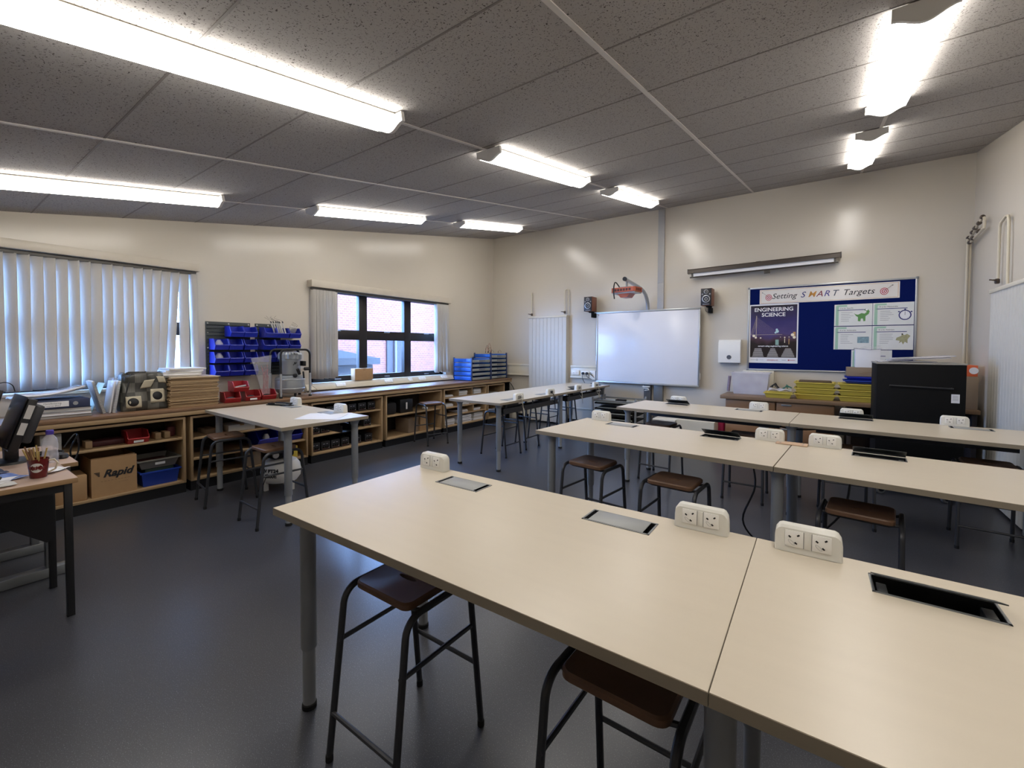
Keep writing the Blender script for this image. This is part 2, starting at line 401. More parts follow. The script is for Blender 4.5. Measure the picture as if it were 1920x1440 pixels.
# ------------------------------------------------------------------ vertical blinds
def vane_mesh(mb, y, z0, z1, w_, ang, x=.06, lean=0, curl=.006, tw=0):
    def fn(u, v):
        a = ang+tw*(1-v); d = (u-.5)*w_
        c = curl*math.cos(PI*(u-.5))
        return Vector((x+d*math.sin(a)+c*math.cos(a), y+d*math.cos(a)-c*math.sin(a)+lean*(1-v), z0+(z1-z0)*v))
    mb.grid(fn, 6, 8)
bl = thing('vertical_blind', 'closed vertical blind with uneven pale vanes over the large left window', 'blind', (0, 0, 0))
B(.002, .12, -8.05, -5.25, 2.20, 2.275, .003).obj('pelmet', mat('pelmet paint', 'c9c0b1', .35), bl)
B(.03, .075, -8.03, -5.27, 2.165, 2.197, .003).obj('headrail', mat('headrail dark', '57534e', .5), bl)
ys = [-5.46-.0752*k for k in range(34)][::-1]
spec = {-5.46: (-.062, .30, -.25), -5.535: (-.065, .35, -.1), -5.61: (-.045, .40, -.2), -5.69: (-.02, .35, 0)}
for i, y in enumerate(ys):
    lean, ang, tw = random.uniform(-.004, .004), .36+random.uniform(-.12, .10), random.uniform(-.12, .12)
    for q, v in spec.items():
        if abs(y-q) < .02: lean, ang, tw = v
    if i % 7 in (2, 5): tw = .30; ang = .42
    if abs(y+6.14) < .04: tw = .5
    b = MB(); vane_mesh(b, y, 1.02+random.uniform(-.01, .01), 2.17, .088, ang, .058, lean, .007, tw); o = b.obj('vane', vane, bl, solid=.0012)
b = MB(); vane_mesh(b, -5.380, 1.02, 2.17, .088, .12, .058, .0, .007, 0); b.obj('vane', vane, bl, solid=.0012)
b = MB(); vane_mesh(b, -5.30, 1.0, 2.17, .085, .75, .07, .012, .016, .2); b.obj('vane', vane, bl, solid=.0012)
b2 = thing('vertical_blind', 'vertical blind drawn apart in bunches either side of the three-light window', 'blind', (0, 0, 0))
B(.002, .12, -4.0, -1.375, 2.19, 2.28, .003).obj('pelmet', mat('pelmet paint', 'c9c0b1', .35), b2)
B(.03, .075, -3.97, -1.4, 2.155, 2.187, .003).obj('headrail', mat('headrail dark', '57534e', .5), b2)
for k in range(13):
    y = -3.955+k*.026
    b = MB(); vane_mesh(b, y, .97+random.uniform(0, .02), 2.16, .085, 1.25+random.uniform(-.25, .15) if k < 12 else .25, .062, random.uniform(-.012, .02), .008, random.uniform(-.2, .3)); b.obj('vane', vane, b2, solid=.0012)
for k in range(11):
    y = -1.70+k*.026
    b = MB(); vane_mesh(b, y, .96+random.uniform(0, .02), 2.16, .085, 1.2+random.uniform(-.3, .25), .062, random.uniform(-.02, .05)+.02*(k > 7), .008, random.uniform(-.3, .3)); b.obj('vane', vane, b2, solid=.0012)

# ------------------------------------------------------------------ ceiling lamps
def lamp_profile(s=1):
    P = []
    for k in range(-10, 11):
        t = k/10; x = t*.105; z = -.048-.034*(.5+.5*math.cos(PI*t))
        P.append((x, z))
    return P
def make_lamp():
    t = thing('ceiling_lamp', 'x', 'lamp', (0,0,0), group='fluorescent ceiling lamps')
    Lh = .765
    B(-.06, .06, -Lh+.01, Lh-.01, -.05, -.001, .003).obj('lamp_body', creamgloss, t)
    p = lamp_profile(); poly = p+[(.105, -.040), (.06, -.03), (-.06, -.03), (-.105, -.040)]
    MB().prism([(a, b) for a, b in poly], (-Lh+.022, Lh-.022), axis='y').obj('diffuser', diffuser, t)
    for s in (-1, 1):
        q = [(a*1.02, b-.002) for a, b in p]+[(.107, -.002), (-.107, -.002)]
        MB().prism(q, (s*Lh-(.022 if s > 0 else 0), s*Lh+(.022 if s < 0 else 0)), axis='y').obj('end_cap', mat('lamp end cap', 'd8d5d0', .4), t)
    return t
lamp0 = make_lamp(); ROTL = (math.atan(SL), 0, 0); first = True
LAMPS = [(3.52, -6.24, 'lit ceiling lamp, the largest at upper left of the photo'), (1.23, -6.24, 'lit ceiling lamp nearest the large blind, cut by the left edge'),
 (3.52, -3.86, 'lit ceiling lamp in the middle of the centre row'), (1.23, -3.89, 'lit ceiling lamp in the middle of the row beside the window wall'),
 (3.52, -1.66, 'lit ceiling lamp of the centre row close to the far wall trunking'), (1.23, -1.66, 'lit ceiling lamp of the window row closest to the far corner'),
 (5.84, -3.90, 'lit ceiling lamp at upper right with its grey end cap showing'), (5.82, -1.66, 'lit ceiling lamp of the right row nearest the far wall'),
 (5.84, -6.24, 'lit ceiling lamp of the right row directly above the nearest table')]
for x, y, l in LAMPS:
    o = lamp0 if first else dup(lamp0, (0,0,0)); first = False
    o.location = (x, y, cz(y)-.0055); o.rotation_euler = ROTL; o['label'] = l
t = thing('smoke_detector', 'small round white detector on the ceiling at the upper right edge', 'smoke detector', (6.55, -4.02, cz(-4.02)-.004), rot=ROTL)
MB().lathe([(.05, 0), (.05, -.02), (.035, -.045), (.01, -.048)]).obj('detector_head', whitegloss, t); MB().lathe([(.058, 0), (.058, -.008)]).obj('detector_base', whitegloss, t)

# ================================================================== WORK TABLES
TW, TD, TH = 1.53, .764, .79
def make_table(ports, tray=True, legx=(.088, 1.432), TW=TW, TD=TD):
    t = thing('work_table', 'x', 'table', (0,0,0), group='height adjustable work tables')
    # top in one slab with rectangular wells cut for the ports; a darker strip bands its rim
    tb = MB(); e = .001; hs = sorted((x+.004, x+.236) for x, _ in ports); ya, yb = TD-.183, TD-.081
    X_ = [e]+[v for h in hs for v in h]+[TW-e]; Y_ = [e, ya, yb, TD-e]; zt, zl = TH, TH-.0265
    gv = {}
    def V(i, j, z):
        k = (i, j, z)
        if k not in gv: gv[k] = tb.bm.verts.new((X_[i], Y_[j], z))
        return gv[k]
    hole = lambda i, j: j == 1 and i % 2 == 1
    for i in range(len(X_)-1):
        for j in range(3):
            if hole(i, j): continue
            tb.bm.faces.new([V(i, j, zt), V(i+1, j, zt), V(i+1, j+1, zt), V(i, j+1, zt)]); tb.bm.faces.new([V(i, j, zl), V(i, j+1, zl), V(i+1, j+1, zl), V(i+1, j, zl)])
            for (a, b_, di, dj) in (((i, j), (i+1, j), 0, -1), ((i+1, j), (i+1, j+1), 1, 0), ((i+1, j+1), (i, j+1), 0, 1), ((i, j+1), (i, j), -1, 0)):
                ni, nj = i+di, j+dj
                if ni < 0 or nj < 0 or ni >= len(X_)-1 or nj >= 3 or hole(ni, nj): tb.bm.faces.new([V(*a, zt), V(*a, zl), V(*b_, zl), V(*b_, zt)])
    tb.obj('tabletop', laminate, t, smooth=False)
    eb = MB(); z0_, z1_ = TH-.027, TH-.0012
    eb._add([(x, y, z) for z in (z0_, z1_) for x, y in ((0, 0), (TW, 0), (TW, TD), (0, TD), (.004, .004), (TW-.004, .004), (TW-.004, TD-.004), (.004, TD-.004))],
            [(k, (k+1) % 4, 8+(k+1) % 4, 8+k) for k in range(4)]+[(8+k, 8+(k+1) % 4, 12+(k+1) % 4, 12+k) for k in range(4)]+[(k, 4+k, 4+(k+1) % 4, (k+1) % 4) for k in range(4)]+[(4+k, 12+k, 12+(k+1) % 4, 4+(k+1) % 4) for k in range(4)])
    eb.obj('table_edge', lamedge, t, smooth=False)
    i = .088
    for x in legx:
        for y in (i, TD-i):
            l = MB().lathe([(.052, TH-.028), (.050, TH-.034), (.032, TH-.06), (.029, TH-.075), (.029, .24), (.027, .237)], (x, y, 0), 20).obj('leg', legmetal, t)
            MB().lathe([(.0235, .24), (.0235, .02)], (x, y, 0), 16).obj('leg_extension', legmetal, l)
            MB().lathe([(.024, .022), (.027, .018), (.027, .001)], (x, y, 0), 16).obj('foot', capblack, l)
    if tray:
        MB().prism([(TD-.17, .650), (TD-.17, .705), (TD-.176, .705), (TD-.176, .644), (TD-.050, .644), (TD-.050, .705), (TD-.056, .705), (TD-.056, .650)], (.14, TW-.14)).obj('cable_tray', traymetal, t)
        b = MB()
        for x in (.2, TW/2, TW-.2): b.box(x-.012, x+.012, TD-.169, TD-.164, .66, TH-.029); b.box(x-.012, x+.012, TD-.062, TD-.057, .66, TH-.029)
        b.obj('tray_bracket', traymetal, t)
    for (x, op) in ports:
        y0, y1 = TD-.187, TD-.077; x0, x1 = x, x+.24; f = MB()
        f.box(x0, x1, y0, y0+.006, TH-.001, TH+.002); f.box(x0, x1, y1-.006, y1, TH-.001, TH+.002)
        f.box(x0, x0+.006, y0, y1, TH-.001, TH+.002); f.box(x1-.006, x1, y0, y1, TH-.001, TH+.002)
        p = f.obj('cable_port', alud, t)
        MB().tub(x0+.0045, x1-.0045, y0+.0045, y1-.0045, TH-.075, TH-.0005, 0, .0015).obj('port_well', mat('dark port well', '26272a', .45), p, smooth=False)
        if op:
            for q in (x0+.012, x1-.034): B(q, q+.022, y0+.03, y1-.03, TH-.03, TH-.006, .002).obj('hinge_block', alud, p)
        a = math.radians({0: 0, 1: 20, 2: 27}[op])
        lm = B(.0225, .2175, -.098, 0, 0, .0022, .0006) if op == 0 else B(.004, .236, -.098, 0, 0, .003, .001)
        M = Matrix.Translation((x0, y1-.006, TH+.0008+(.004 if op else 0))) @ Matrix.Rotation(-a, 4, 'X')
        for v in lm.bm.verts: v.co = M @ v.co
        lid = lm.obj('port_lid', mat('port lid grey', '9b9d9d', .4, metal=.2) if op == 0 else mat('open port lid', '2f3336', .4, metal=.3), p)
    return t
def R(d): return math.radians(d)
def ordn(k): return ['topmost', 'second', 'third', 'fourth', 'fifth', 'sixth', 'seventh', 'eighth', 'ninth', 'tenth', 'eleventh', 'twelfth', 'thirteenth', 'fourteenth', 'fifteenth', 'sixteenth', 'seventeenth', 'eighteenth', 'nineteenth', 'twentieth', 'twenty-first', 'twenty-second', 'twenty-third', 'lowest'][k]
TABLES = [  # x, y, rot, ports, label
 (3.838, -6.312, R(.5), [(.272, 0), (1.0, 0)], 'nearest table, left half of the front row, both cable port lids shut'),
 (5.3692, -6.2983, R(.5), [(.272, 1), (1.0, 0)], 'nearest table, right half of the front row, its cable port gaping open'),
 (3.800, -4.385, R(-4.2), [(.272, 0), (1.0, 2)], 'second-row table at left, joined to its neighbour by a small wooden plate'),
 (5.330, -4.4975, R(-4.2), [(.30, 2), (1.0, 1)], 'second-row table at right in front of the black trolley cabinet'),
 (3.785, -2.775, R(-3.6), [(.30, 2), (1.0, 0)], 'third-row table at left below the whiteboard'),
 (5.315, -2.8715, R(-3.6), [(.30, 2), (1.0, 0)], 'third-row table at right closest to the black trolley cabinet'),
 (.688, -5.425, R(-1.5), [(.272, 0), (1.0, 0)], 'table with a sheet of paper standing end-on to the window bench'),
 (1.888, -1.770, -PI/2, [(.28, 0), (1.04, 0)], 'table nearest the camera of the pair running towards the slatted panel'),
 (1.886, -.236, -PI/2, [(.15, 1), (.93, 1)], 'far table of the pair, touching the far wall below the slatted panel')]
TOB = []
LX = [(.088,), (.006, 1.432), (.088,), (.006, 1.432), (.088,), (.006, 1.432), (.088, 1.45), (.0, 1.432), (.088,)]
for (x, y, r, ports, l), lx_ in zip(TABLES, LX):
    t = make_table(ports, True, lx_, 1.505 if ' at right ' in l or 'right half' in l or 'at right closest' in l else TW, .776 if 'nearest table,' in l else TD); t.location = (x, y, 0); t.rotation_euler = (0, 0, r); t['label'] = l; TOB.append(t)
def onT(k, lx, ly, z=TH+.001):
    x, y, r = TABLES[k][:3]; return (x+math.cos(r)*lx-math.sin(r)*ly, y+math.sin(r)*lx+math.cos(r)*ly, z)
pl = B(-.085, .085, -.045, .045, 0, .006, .001); o = pl.obj('joining_plate', mat('bare ply', 'c3a58a', .6), None); o.location = onT(2, TW+.0, TD-.07); o.rotation_euler = (0, 0, R(-3.6))
tag(o, 'small wooden plate with four screws joining the two second-row tables', 'plate')
b = MB()
for a in (-.06, .06):
    for c in (-.025, .025): b.lathe([(.006, .0062), (.005, .0075)], (a, c, 0), 10)
b.obj('screw', alud, o)

# desk socket units ---------------------------------------------------------
def make_pod():
    t = thing('desk_socket_unit', 'x', 'socket', (0,0,0), group='white desk socket units')
    prof = [(-.028, 0), (-.024, .086), (-.016, .095), (.016, .095), (.024, .086), (.028, 0)]
    b = MB(); n = 6
    # body: rounded ends, slightly waisted sides
    def ring(x, s, h): return [(x, a*s, z*h) for a, z in prof]
    st = [(-.097, .72, .55), (-.094, .9, .80), (-.085, .98, .95), (-.075, 1, 1), (.075, 1, 1), (.085, .98, .95), (.094, .9, .80), (.097, .72, .55)]
    rs = [[b.bm.verts.new(v) for v in ring(*q)] for q in st]
    for i in range(len(rs)-1):
        for k in range(len(prof)): b.bm.faces.new([rs[i][k], rs[i][(k+1) % len(prof)], rs[i+1][(k+1) % len(prof)], rs[i+1][k]])
    b.bm.faces.new(rs[0][::-1]); b.bm.faces.new(rs[-1])
    b.obj('body', podwhite, t)
    tilt = Matrix.Translation((0, -.0265, .018)) @ Matrix.Rotation(-.046, 4, 'X')
    for cx in (-.039, .039):
        f = B(cx-.027, cx+.027, -.004, .002, .004, .062, .0015, M=tilt).obj('socket_face', whitegloss, t)
        s = MB()
        for (dx, dz, r_) in ((-.013, .040, .7), (.012, .048, -.7), (.005, .019, .7)):
            M = tilt @ Matrix.Translation((cx+dx, -.0045, dz)) @ Matrix.Rotation(r_, 4, 'Y')
            s.box(-.0042, .0042, -.0006, .001, -.0026, .0026, M=M)
        s.obj('pin_slot', darkslot, f)
        M = tilt @ Matrix.Translation((cx-.008, -.0043, .020)) @ Matrix.Rotation(.75, 4, 'Y'); q_ = [M @ Vector((.012*math.cos(a)**3 if 0 else .012*math.cos(a), 0, .0048*math.sin(a))) for a in [2*PI*i/16 for i in range(17)]]
        MB().tube(q_, .0004, 4, cap=False).obj('switch_outline', inkgrey, f)
    B(-.0105, .0105, -.003, .002, .004, .062, .001, M=tilt).obj('blank_plate', podwhite, t)
    for x in (-.0118, .0118): B(x-.0006, x+.0006, -.0036, .001, .003, .063, M=tilt).obj('panel_seam', inkgrey, t)
    for o in bpy.data.objects:
        if o.parent == t or (o.parent and o.parent.parent == t):
            for v in o.data.vertices: v.co = Vector((v.co.x*.86, v.co.y*.9, v.co.z*.82))
    return t
pod0 = make_pod(); first = True
PODS = [(0, .115, 'white desk socket unit on the left end of the nearest table'), (0, 1.37, 'white desk socket unit just left of the joint in the front row'),
 (1, .135, 'white desk socket unit just right of the joint in the front row'), (1, 1.385, 'white desk socket unit on the right end of the front row'),
 (2, .155, 'white desk socket unit on the left end of the second row'), (2, 1.40, 'white desk socket unit left of the wooden joining plate'),
 (3, .165, 'white desk socket unit right of the wooden joining plate'), (4, .40, 'white desk socket unit on the left of the third row, behind a raised port lid'),
 (4, 1.19, 'white desk socket unit of the third row in front of the bench drawers'), (5, .39, 'white desk socket unit of the third row in front of the yellow trays'),
 (5, 1.04, 'white desk socket unit of the third row in front of the black trolley cabinet'), (6, .30, 'white desk socket unit beside the stapler on the left table'),
 (6, 1.14, 'white desk socket unit behind the paper sheet on the left table')]
for k, lx, l in PODS:
    o = pod0 if first else dup(pod0, (0,0,0)); first = False
    o.location = onT(k, lx, (TD+.012 if k < 2 else TD)-.032); o.rotation_euler = (0, 0, TABLES[k][2]+(PI if k == 6 and False else 0)); o['label'] = l
for k, lx, l, pl_ in ((7, 1.12, 'white desk socket unit nearest the camera on the far pair of tables', 'grey plug and pale lead nearest the camera on the far pair of tables'), (7, .38, 'white desk socket unit with a dark cable, middle of the far pair of tables', 'black plug and lead in the middle of the far pair of tables'),
                 (8, 1.10, 'white desk socket unit just past the joint of the far pair of tables', 'grey plug and lead just past the joint of the far pair of tables'), (8, .50, 'white desk socket unit at the whiteboard end of the far pair of tables', 'grey plug and lead at the whiteboard end of the far pair of tables')):
    x, y, z = onT(k, lx, TD-.032); o = dup(pod0, (x, y, z), rot=(0, 0, PI/2), label=l)
    p = thing('plug_lead', pl_, 'plug', (x+.031, y-.033, z), 0, 'plugged leads')
    dark = lx == .38 and k == 7
    B(0, .022, -.018, .018, .018, .052, .005).obj('plug', mat('grey plug', '77756f', .5) if not dark else blackmetal, p)
    MB().stube([(.018, 0, .02), (.036, .01, .0), (.04, .03, -.1), (.02, .08, -.2), (-.02, .14, -.13), (-.07, .15, -.085)], .0045, 8).obj('cable', blackmetal if dark else wiregrey, p)
# ================================================================== STOOLS
def make_stool():
    t = thing('workshop_stool', 'x', 'stool', (0,0,0), group='brown seated workshop stools')
    b = MB(); W_, D_ = .135, .125
    def seat(u, v):
        x = (u-.5)*2*W_; y = (v-.5)*2*D_
        return x, y
    # rounded slab, slightly dished
    pts = []
    for (cx, cy, a0) in ((W_-.03, D_-.03, 0), (-W_+.03, D_-.03, PI/2), (-W_+.03, -D_+.03, PI), (W_-.03, -D_+.03, 1.5*PI)):
        for k in range(6): a = a0+PI/2*k/5; pts.append((cx+.03*math.cos(a), cy+.03*math.sin(a)))
    slot = [(.045*math.cos(a) if abs(math.cos(a)) > 2 else .042*math.cos(a), .011*math.sin(a)) for a in [2*PI*k/24+PI/24 for k in range(24)]]
    def loop(P, z, s=1): return [b.bm.verts.new((x*s, y*s, z)) for x, y in P]
    Ls = [loop(slot, .571), loop(pts, .571, .96), loop(pts, .576), loop(pts, .592), loop(pts, .598, .96), loop(pts, .594, .75), loop(slot, .592)]
    # order slot points to run with the outline
    for i in range(len(Ls)):
        A, Bq = Ls[i], Ls[(i+1) % len(Ls)]
        for k in range(24): b.bm.faces.new([A[k], A[(k+1) % 24], Bq[(k+1) % 24], Bq[k]])
    b.obj('seat', seatmat, t)
    f = MB(); X = .158; 
    for s in (-1, 1):
        zt = .572; r = .06; yt = .150
        path = [(s*(X+.006), -.205, .004)]+arc((-yt+r, zt-r), r, PI-.12, PI/2, 6, 'yz', s*X)+arc((yt-r, zt-r), r, PI/2, .12, 6, 'yz', s*X)+[(s*(X+.006), .205, .004)]
        leg = MB().tube(path, .0115, 10).obj('leg_loop', stooltube, t)
        for q in (-.204, .204): MB().lathe([(.013, .0), (.013, .02), (.0115, .022)], (s*(X+.006), q, 0), 10).obj('foot', capblack, leg)
        MB().tube([(s*X, -.172, .40), (s*X, .172, .40)], .008, 8).obj('side_rail', stooltube, t)
    for y in (-.08, .08): MB().tube([(-X, y, .572), (-.11, y, .560), (.11, y, .560), (X, y, .572)], .007, 8).obj('seat_rail', stooltube, t)
    MB().tube([(-X, -.193, .16), (X, -.193, .16)], .008, 8).obj('foot_rail', stooltube, t)
    MB().tube([(-X, .189, .24), (X, .189, .24)], .008, 8).obj('foot_rail', stooltube, t)
    return t
stool0 = make_stool(); first = True
STOOLS = [(4.355, -6.10, 0, 'brown stool pushed under the left end of the nearest table'), (5.135, -6.055, R(-1), 'brown stool beside the centre legs of the nearest table'),
 (5.80, -6.04, 0, 'dark brown stool at the bottom edge under the right nearest table'),
 (4.205, -4.255, R(-6), 'brown stool under the left end of the second row'), (4.80, -4.355, R(-4), 'brown stool in the middle of the left second-row table'),
 (5.695, -4.31, R(-6), 'brown stool with its handle slot in view under the right second-row table'),
 (1.09, -5.40, R(-8), 'brown stool by the window-bench end of the left table'), (1.90, -5.365, R(-2), 'brown stool in front of the white air tank'),
 (.86, -2.60, R(75), 'brown stool standing on its own against the open shelf units'),
 (2.09, -2.52, PI/2, 'stool at the near end of the far pair of tables'), (2.05, -2.00, PI/2, 'second stool from the near end of the far pair of tables'),
 (2.03, -1.30, PI/2, 'stool under the far table just beyond the middle joint'), (2.03, -.74, PI/2, 'stool closest to the far wall under the far table'),
 (4.12, -2.33, R(-5), 'stool with dark seat under the left third-row table below the whiteboard'), (4.95, -2.46, 0, 'stool seen through the gap behind the second-row centre leg'),
 (5.70, -2.60, R(4), 'grey-framed stool under the right third-row table, left one'), (6.50, -2.62, R(-4), 'grey-framed stool under the right third-row table, right one')]
for x, y, r, l in STOOLS:
    o = stool0 if first else dup(stool0, (0,0,0)); first = False
    o.location = (x, y, 0); o.rotation_euler = (0, 0, r); o['label'] = l
# trailing cables under the second and third rows
for pts, l in (([onT(2, 1.30, .66, .70), onT(2, 1.34, .62, .50), (5.12, -3.92, .28), (5.20, -3.80, .10), (5.30, -3.72, .02)], 'black cable drooping left of the second-row centre leg'),
               ([onT(3, .30, .66, .70), onT(3, .27, .62, .45), (5.50, -3.85, .22), (5.42, -3.76, .06), (5.34, -3.74, .012)], 'black cable drooping right of the second-row centre leg')):
    o = MB().stube(pts, .006, 8).obj('power_cable', blackmetal); tag(o, l, 'cable', 'drooping black cables')
o = MB().stube([onT(4, 1.2, .64, .70), onT(4, 1.42, .62, .655), onT(4, 1.60, .62, .655), onT(5, .3, .64, .70)], .006, 8).obj('power_cable', blackmetal); tag(o, 'black cable slung between the cable trays of the third row', 'cable')
# things on the left table
sh_ = B(-.15, .21, -.17, .17, 0, .0012).obj('paper_sheet', paper); sh_.location = (1.93, -4.985, TH+.001); sh_.rotation_euler = (0,0,R(38)); tag(sh_, 'large white sheet of paper lying on the corner of the left table', 'paper')
t = thing('desk_stapler', 'black long-arm stapler lying on the left table', 'stapler', (.93, -4.83, TH+.001), R(20))
B(-.15, .15, -.03, .03, 0, .008, .003).obj('base', black, t); B(-.05, .15, -.016, .016, .018, .034, .006).obj('arm', blackmetal, t); B(.09, .13, -.02, .02, .0085, .018, .002).obj('hinge', alud, t)
B(-.14, -.08, -.02, .02, .009, .022, .003).obj('stop', blackmetal, t)

# ================================================================== WINDOW-WALL BENCH
BT = .81
bench = thing('window_bench_top', 'long worn wooden worktop running along the window wall', 'worktop', (0,0,0))
B(.004, .60, YB+.05, -.17, BT-.03, BT, .003).obj('worktop', benchwood, bench)
B(.56, .598, YB+.05, -.175, BT-.068, BT-.031, .002).obj('apron', cabwood, bench)
B(.02, .55, -.215, -.18, 0, BT-.031, .002).obj('end_panel', black, bench)
tr = MB().prism([(.004, .83), (.075, .83), (.075, .845), (.035, .905), (.004, .905)], (-4.05, -.25), axis='y')
# sloped dado trunking: profile in (x,z)
struct(tr, 'trim_1', creamgloss)
for k, (y, c) in enumerate(((-3.95, 'tri'), (-3.55, 's'), (-2.72, 's'), (-2.28, 'y'), (-2.02, 's'), (-1.50, 's'))):
    t = thing('wall_socket', ['x', 'double socket plate on the sloped trunking below the left blind bunch', 'double socket plate on the sloped trunking beside the cardboard box', 'small switch plate with yellow label on the sloped trunking', 'double socket plate on the trunking under the right window mullion', 'double socket plate on the trunking nearest the blue drawer units'][k] if k else 'open triangular cover hanging off the sloped trunking by the air compressor', 'socket', (.057, y, .877), rot=(0, R(56), 0), group='sockets on the window trunking')
    if c == 'tri':
        MB().prism([(-.05, -.05), (.05, .03), (.05, -.05)], (0, .004), axis='z').obj('cover', creamgloss, t); MB().tube([(-.05, -.05, .006), (.05, .03, .006), (.05, -.05, .006), (-.05, -.05, .006)], .002, 6).obj('edge', mat('brown edge', '6a4c38', .6), t)
    else:
        w_ = .075 if c == 's' else .04
        B(-.03, .03, -w_, w_, 0, .008, .003).obj('plate', whitegloss, t)
        b = MB()
        for dy in ((-.035, .035) if c == 's' else (0,)):
            for a in ((-.012, -.01), (-.012, .01), (.01, 0)): b.box(a[0]-.003, a[0]+.003, dy+a[1]-.0015, dy+a[1]+.0015, .008, .0088)
        b.obj('slot', darkslot if c == 's' else mat('yellow sticker', 'c9a23a', .6), t)
# shelf units ---------------------------------------------------------------
def unit(y0, y1, shelves, label, divs=(), legs=False):
    t = thing('shelf_unit', label, 'shelf unit', (0, y0, 0), group='open shelf units under the window bench')
    w_ = y1-y0; X0, X1 = .06, .58; T = .02
    b = MB(); b.box(X0, X1, 0, T, .095, .725, .001); b.box(X0, X1, w_-T, w_, .095, .725, .001)
    b.box(X0, X1, T, w_-T, .095, .115, .001); b.box(X0, X1, T, w_-T, .705, .725, .001); b.obj('carcass', cabwood, t)
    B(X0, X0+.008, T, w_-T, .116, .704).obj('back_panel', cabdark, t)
    for z, a0, a1 in shelves:
        B(X0+.01, X1-.015, a0*w_+T+.001, a1*w_-T-.001, z-.018, z, .001).obj('shelf', cabwood, t)
    for y, z0, z1 in divs: B(X0+.01, X1-.02, y-.008, y+.008, z0, z1, .001).obj('divider', cabwood, t)
    B(.08, .565, .0, w_, 0, .094).obj('plinth', mat('black plinth', '101116', .5), t)
    return t
unit(-6.72, -5.55, [(.53, 0, 1)], 'shelf unit holding the large printed cardboard box')
unit(-5.51, -4.33, [(.51, 0, 1), (.31, 0, 1)], 'shelf unit behind the left table and its stools')
unit(-4.285, -3.245, [(.545, 0, 1), (.33, 0, 1)], 'shelf unit packed with black power supplies')
unit(-3.19, -2.09, [(.43, 0, 1)], 'mostly empty shelf unit behind the lone stool')
unit(-2.035, -.94, [(.585, 0, 1), (.42, 0, 1), (.29, 0, 1)], 'shelf unit with paper stacks in pigeonholes', divs=((.37, .586, .704), (.72, .586, .704), (.37, .421, .566), (.75, .291, .401)))
unit(-.90, -.385, [(.42, 0, 1)], 'narrow shelf unit at the far corner end of the bench')
unit(-7.95, -6.76, [(.53, 0, 1)], 'shelf unit behind the desk at the left edge')

# contents ------------------------------------------------------------------
def carton(name, label, loc, dims, m=cardboard, rz=0, open_=False, cat='box', group=None):
    a, b_, c = dims; t = thing(name, label, cat, loc, rz, group)
    if open_:
        MB().tub(-a/2, a/2, -b_/2, b_/2, 0, c, 0, .005).obj('box_body', m, t, smooth=False)
        f = MB(); f.box(-a/2, a/2, -b_/2-.001, -b_/2+.003, c, c+.0, 0) if False else None
        MB().box(a/2-.03, a/2-.026, -b_/2+.006, b_/2-.006, c-.08, c+.006).obj('flap', m, t, smooth=False)
    else:
        B(-a/2, a/2, -b_/2, b_/2, 0, c, .002).obj('box_body', m, t)
        B(-a/2-.0006, a/2+.0006, -.02, .02, c*.8, c+.0006).obj('tape', mat('parcel tape', '9c7a52', .3), t)
    return t
t = carton('cardboard_box', 'large open cardboard box printed with a winged black logo on the lower shelf', (.355, -6.065, .116), (.40, .30, .325), open_=True)
text('printing', 'Rapid', .085, inkblk, t, (.2012, .02, .19), LWR, 'CENTER', .35, .003)
b = MB()
for k in range(4): b.prism([(-.135+.008*k, .212-.010*k), (-.095, .212-.010*k), (-.097, .206-.010*k), (-.128+.008*k, .206-.010*k)], (.2005, .2015))
b.obj('printed_wing', inkblk, t)
b = MB()
for k in range(9): b.box(.2003, .2010, -.09+.022*k, -.076+.022*k, .128, .132)
b.box(.2003, .2010, .02, .09, .104, .106); b.obj('small_print', mat('faint print', '84694c', .7), t)
carton('cardboard_box', 'small plain cardboard box beside the desk on the lower shelf', (.42, -6.36, .116), (.26, .24, .21))
carton('envelope_box', 'pale speckled box end on the upper shelf by the desk', (.40, -6.44, .531), (.25, .12, .16), mat('speckled pale card', 'a9a8a6', .7, var=.25, scale=60))
t = thing('grey_tray', 'grey plastic tray with white label stacked above the blue tray', 'tray', (.37, -5.745, .275))
MB().tub(-.17, .17, -.155, .155, 0, .085, .03, .004, .012).obj('tray_body', greytray, t); B(.156, .159, -.03, .045, .03, .06).obj('label_card', paper, t)
B(-.13, .13, -.11, .11, .005, .05, .01).obj('red_wire_bundle', mat('red wire', '4a1516', .5, var=.5, scale=60), t)
t = thing('blue_tray', 'deep blue plastic tray under the grey tray', 'tray', (.36, -5.735, .116))
MB().tub(-.18, .18, -.145, .145, 0, .135, .018, .004, .012).obj('tray_body', bluetray, t); B(-.14, .14, -.11, .11, .006, .155, .01).obj('green_contents', mat('dark green kit', '18342f', .6, var=.4, scale=40), t)
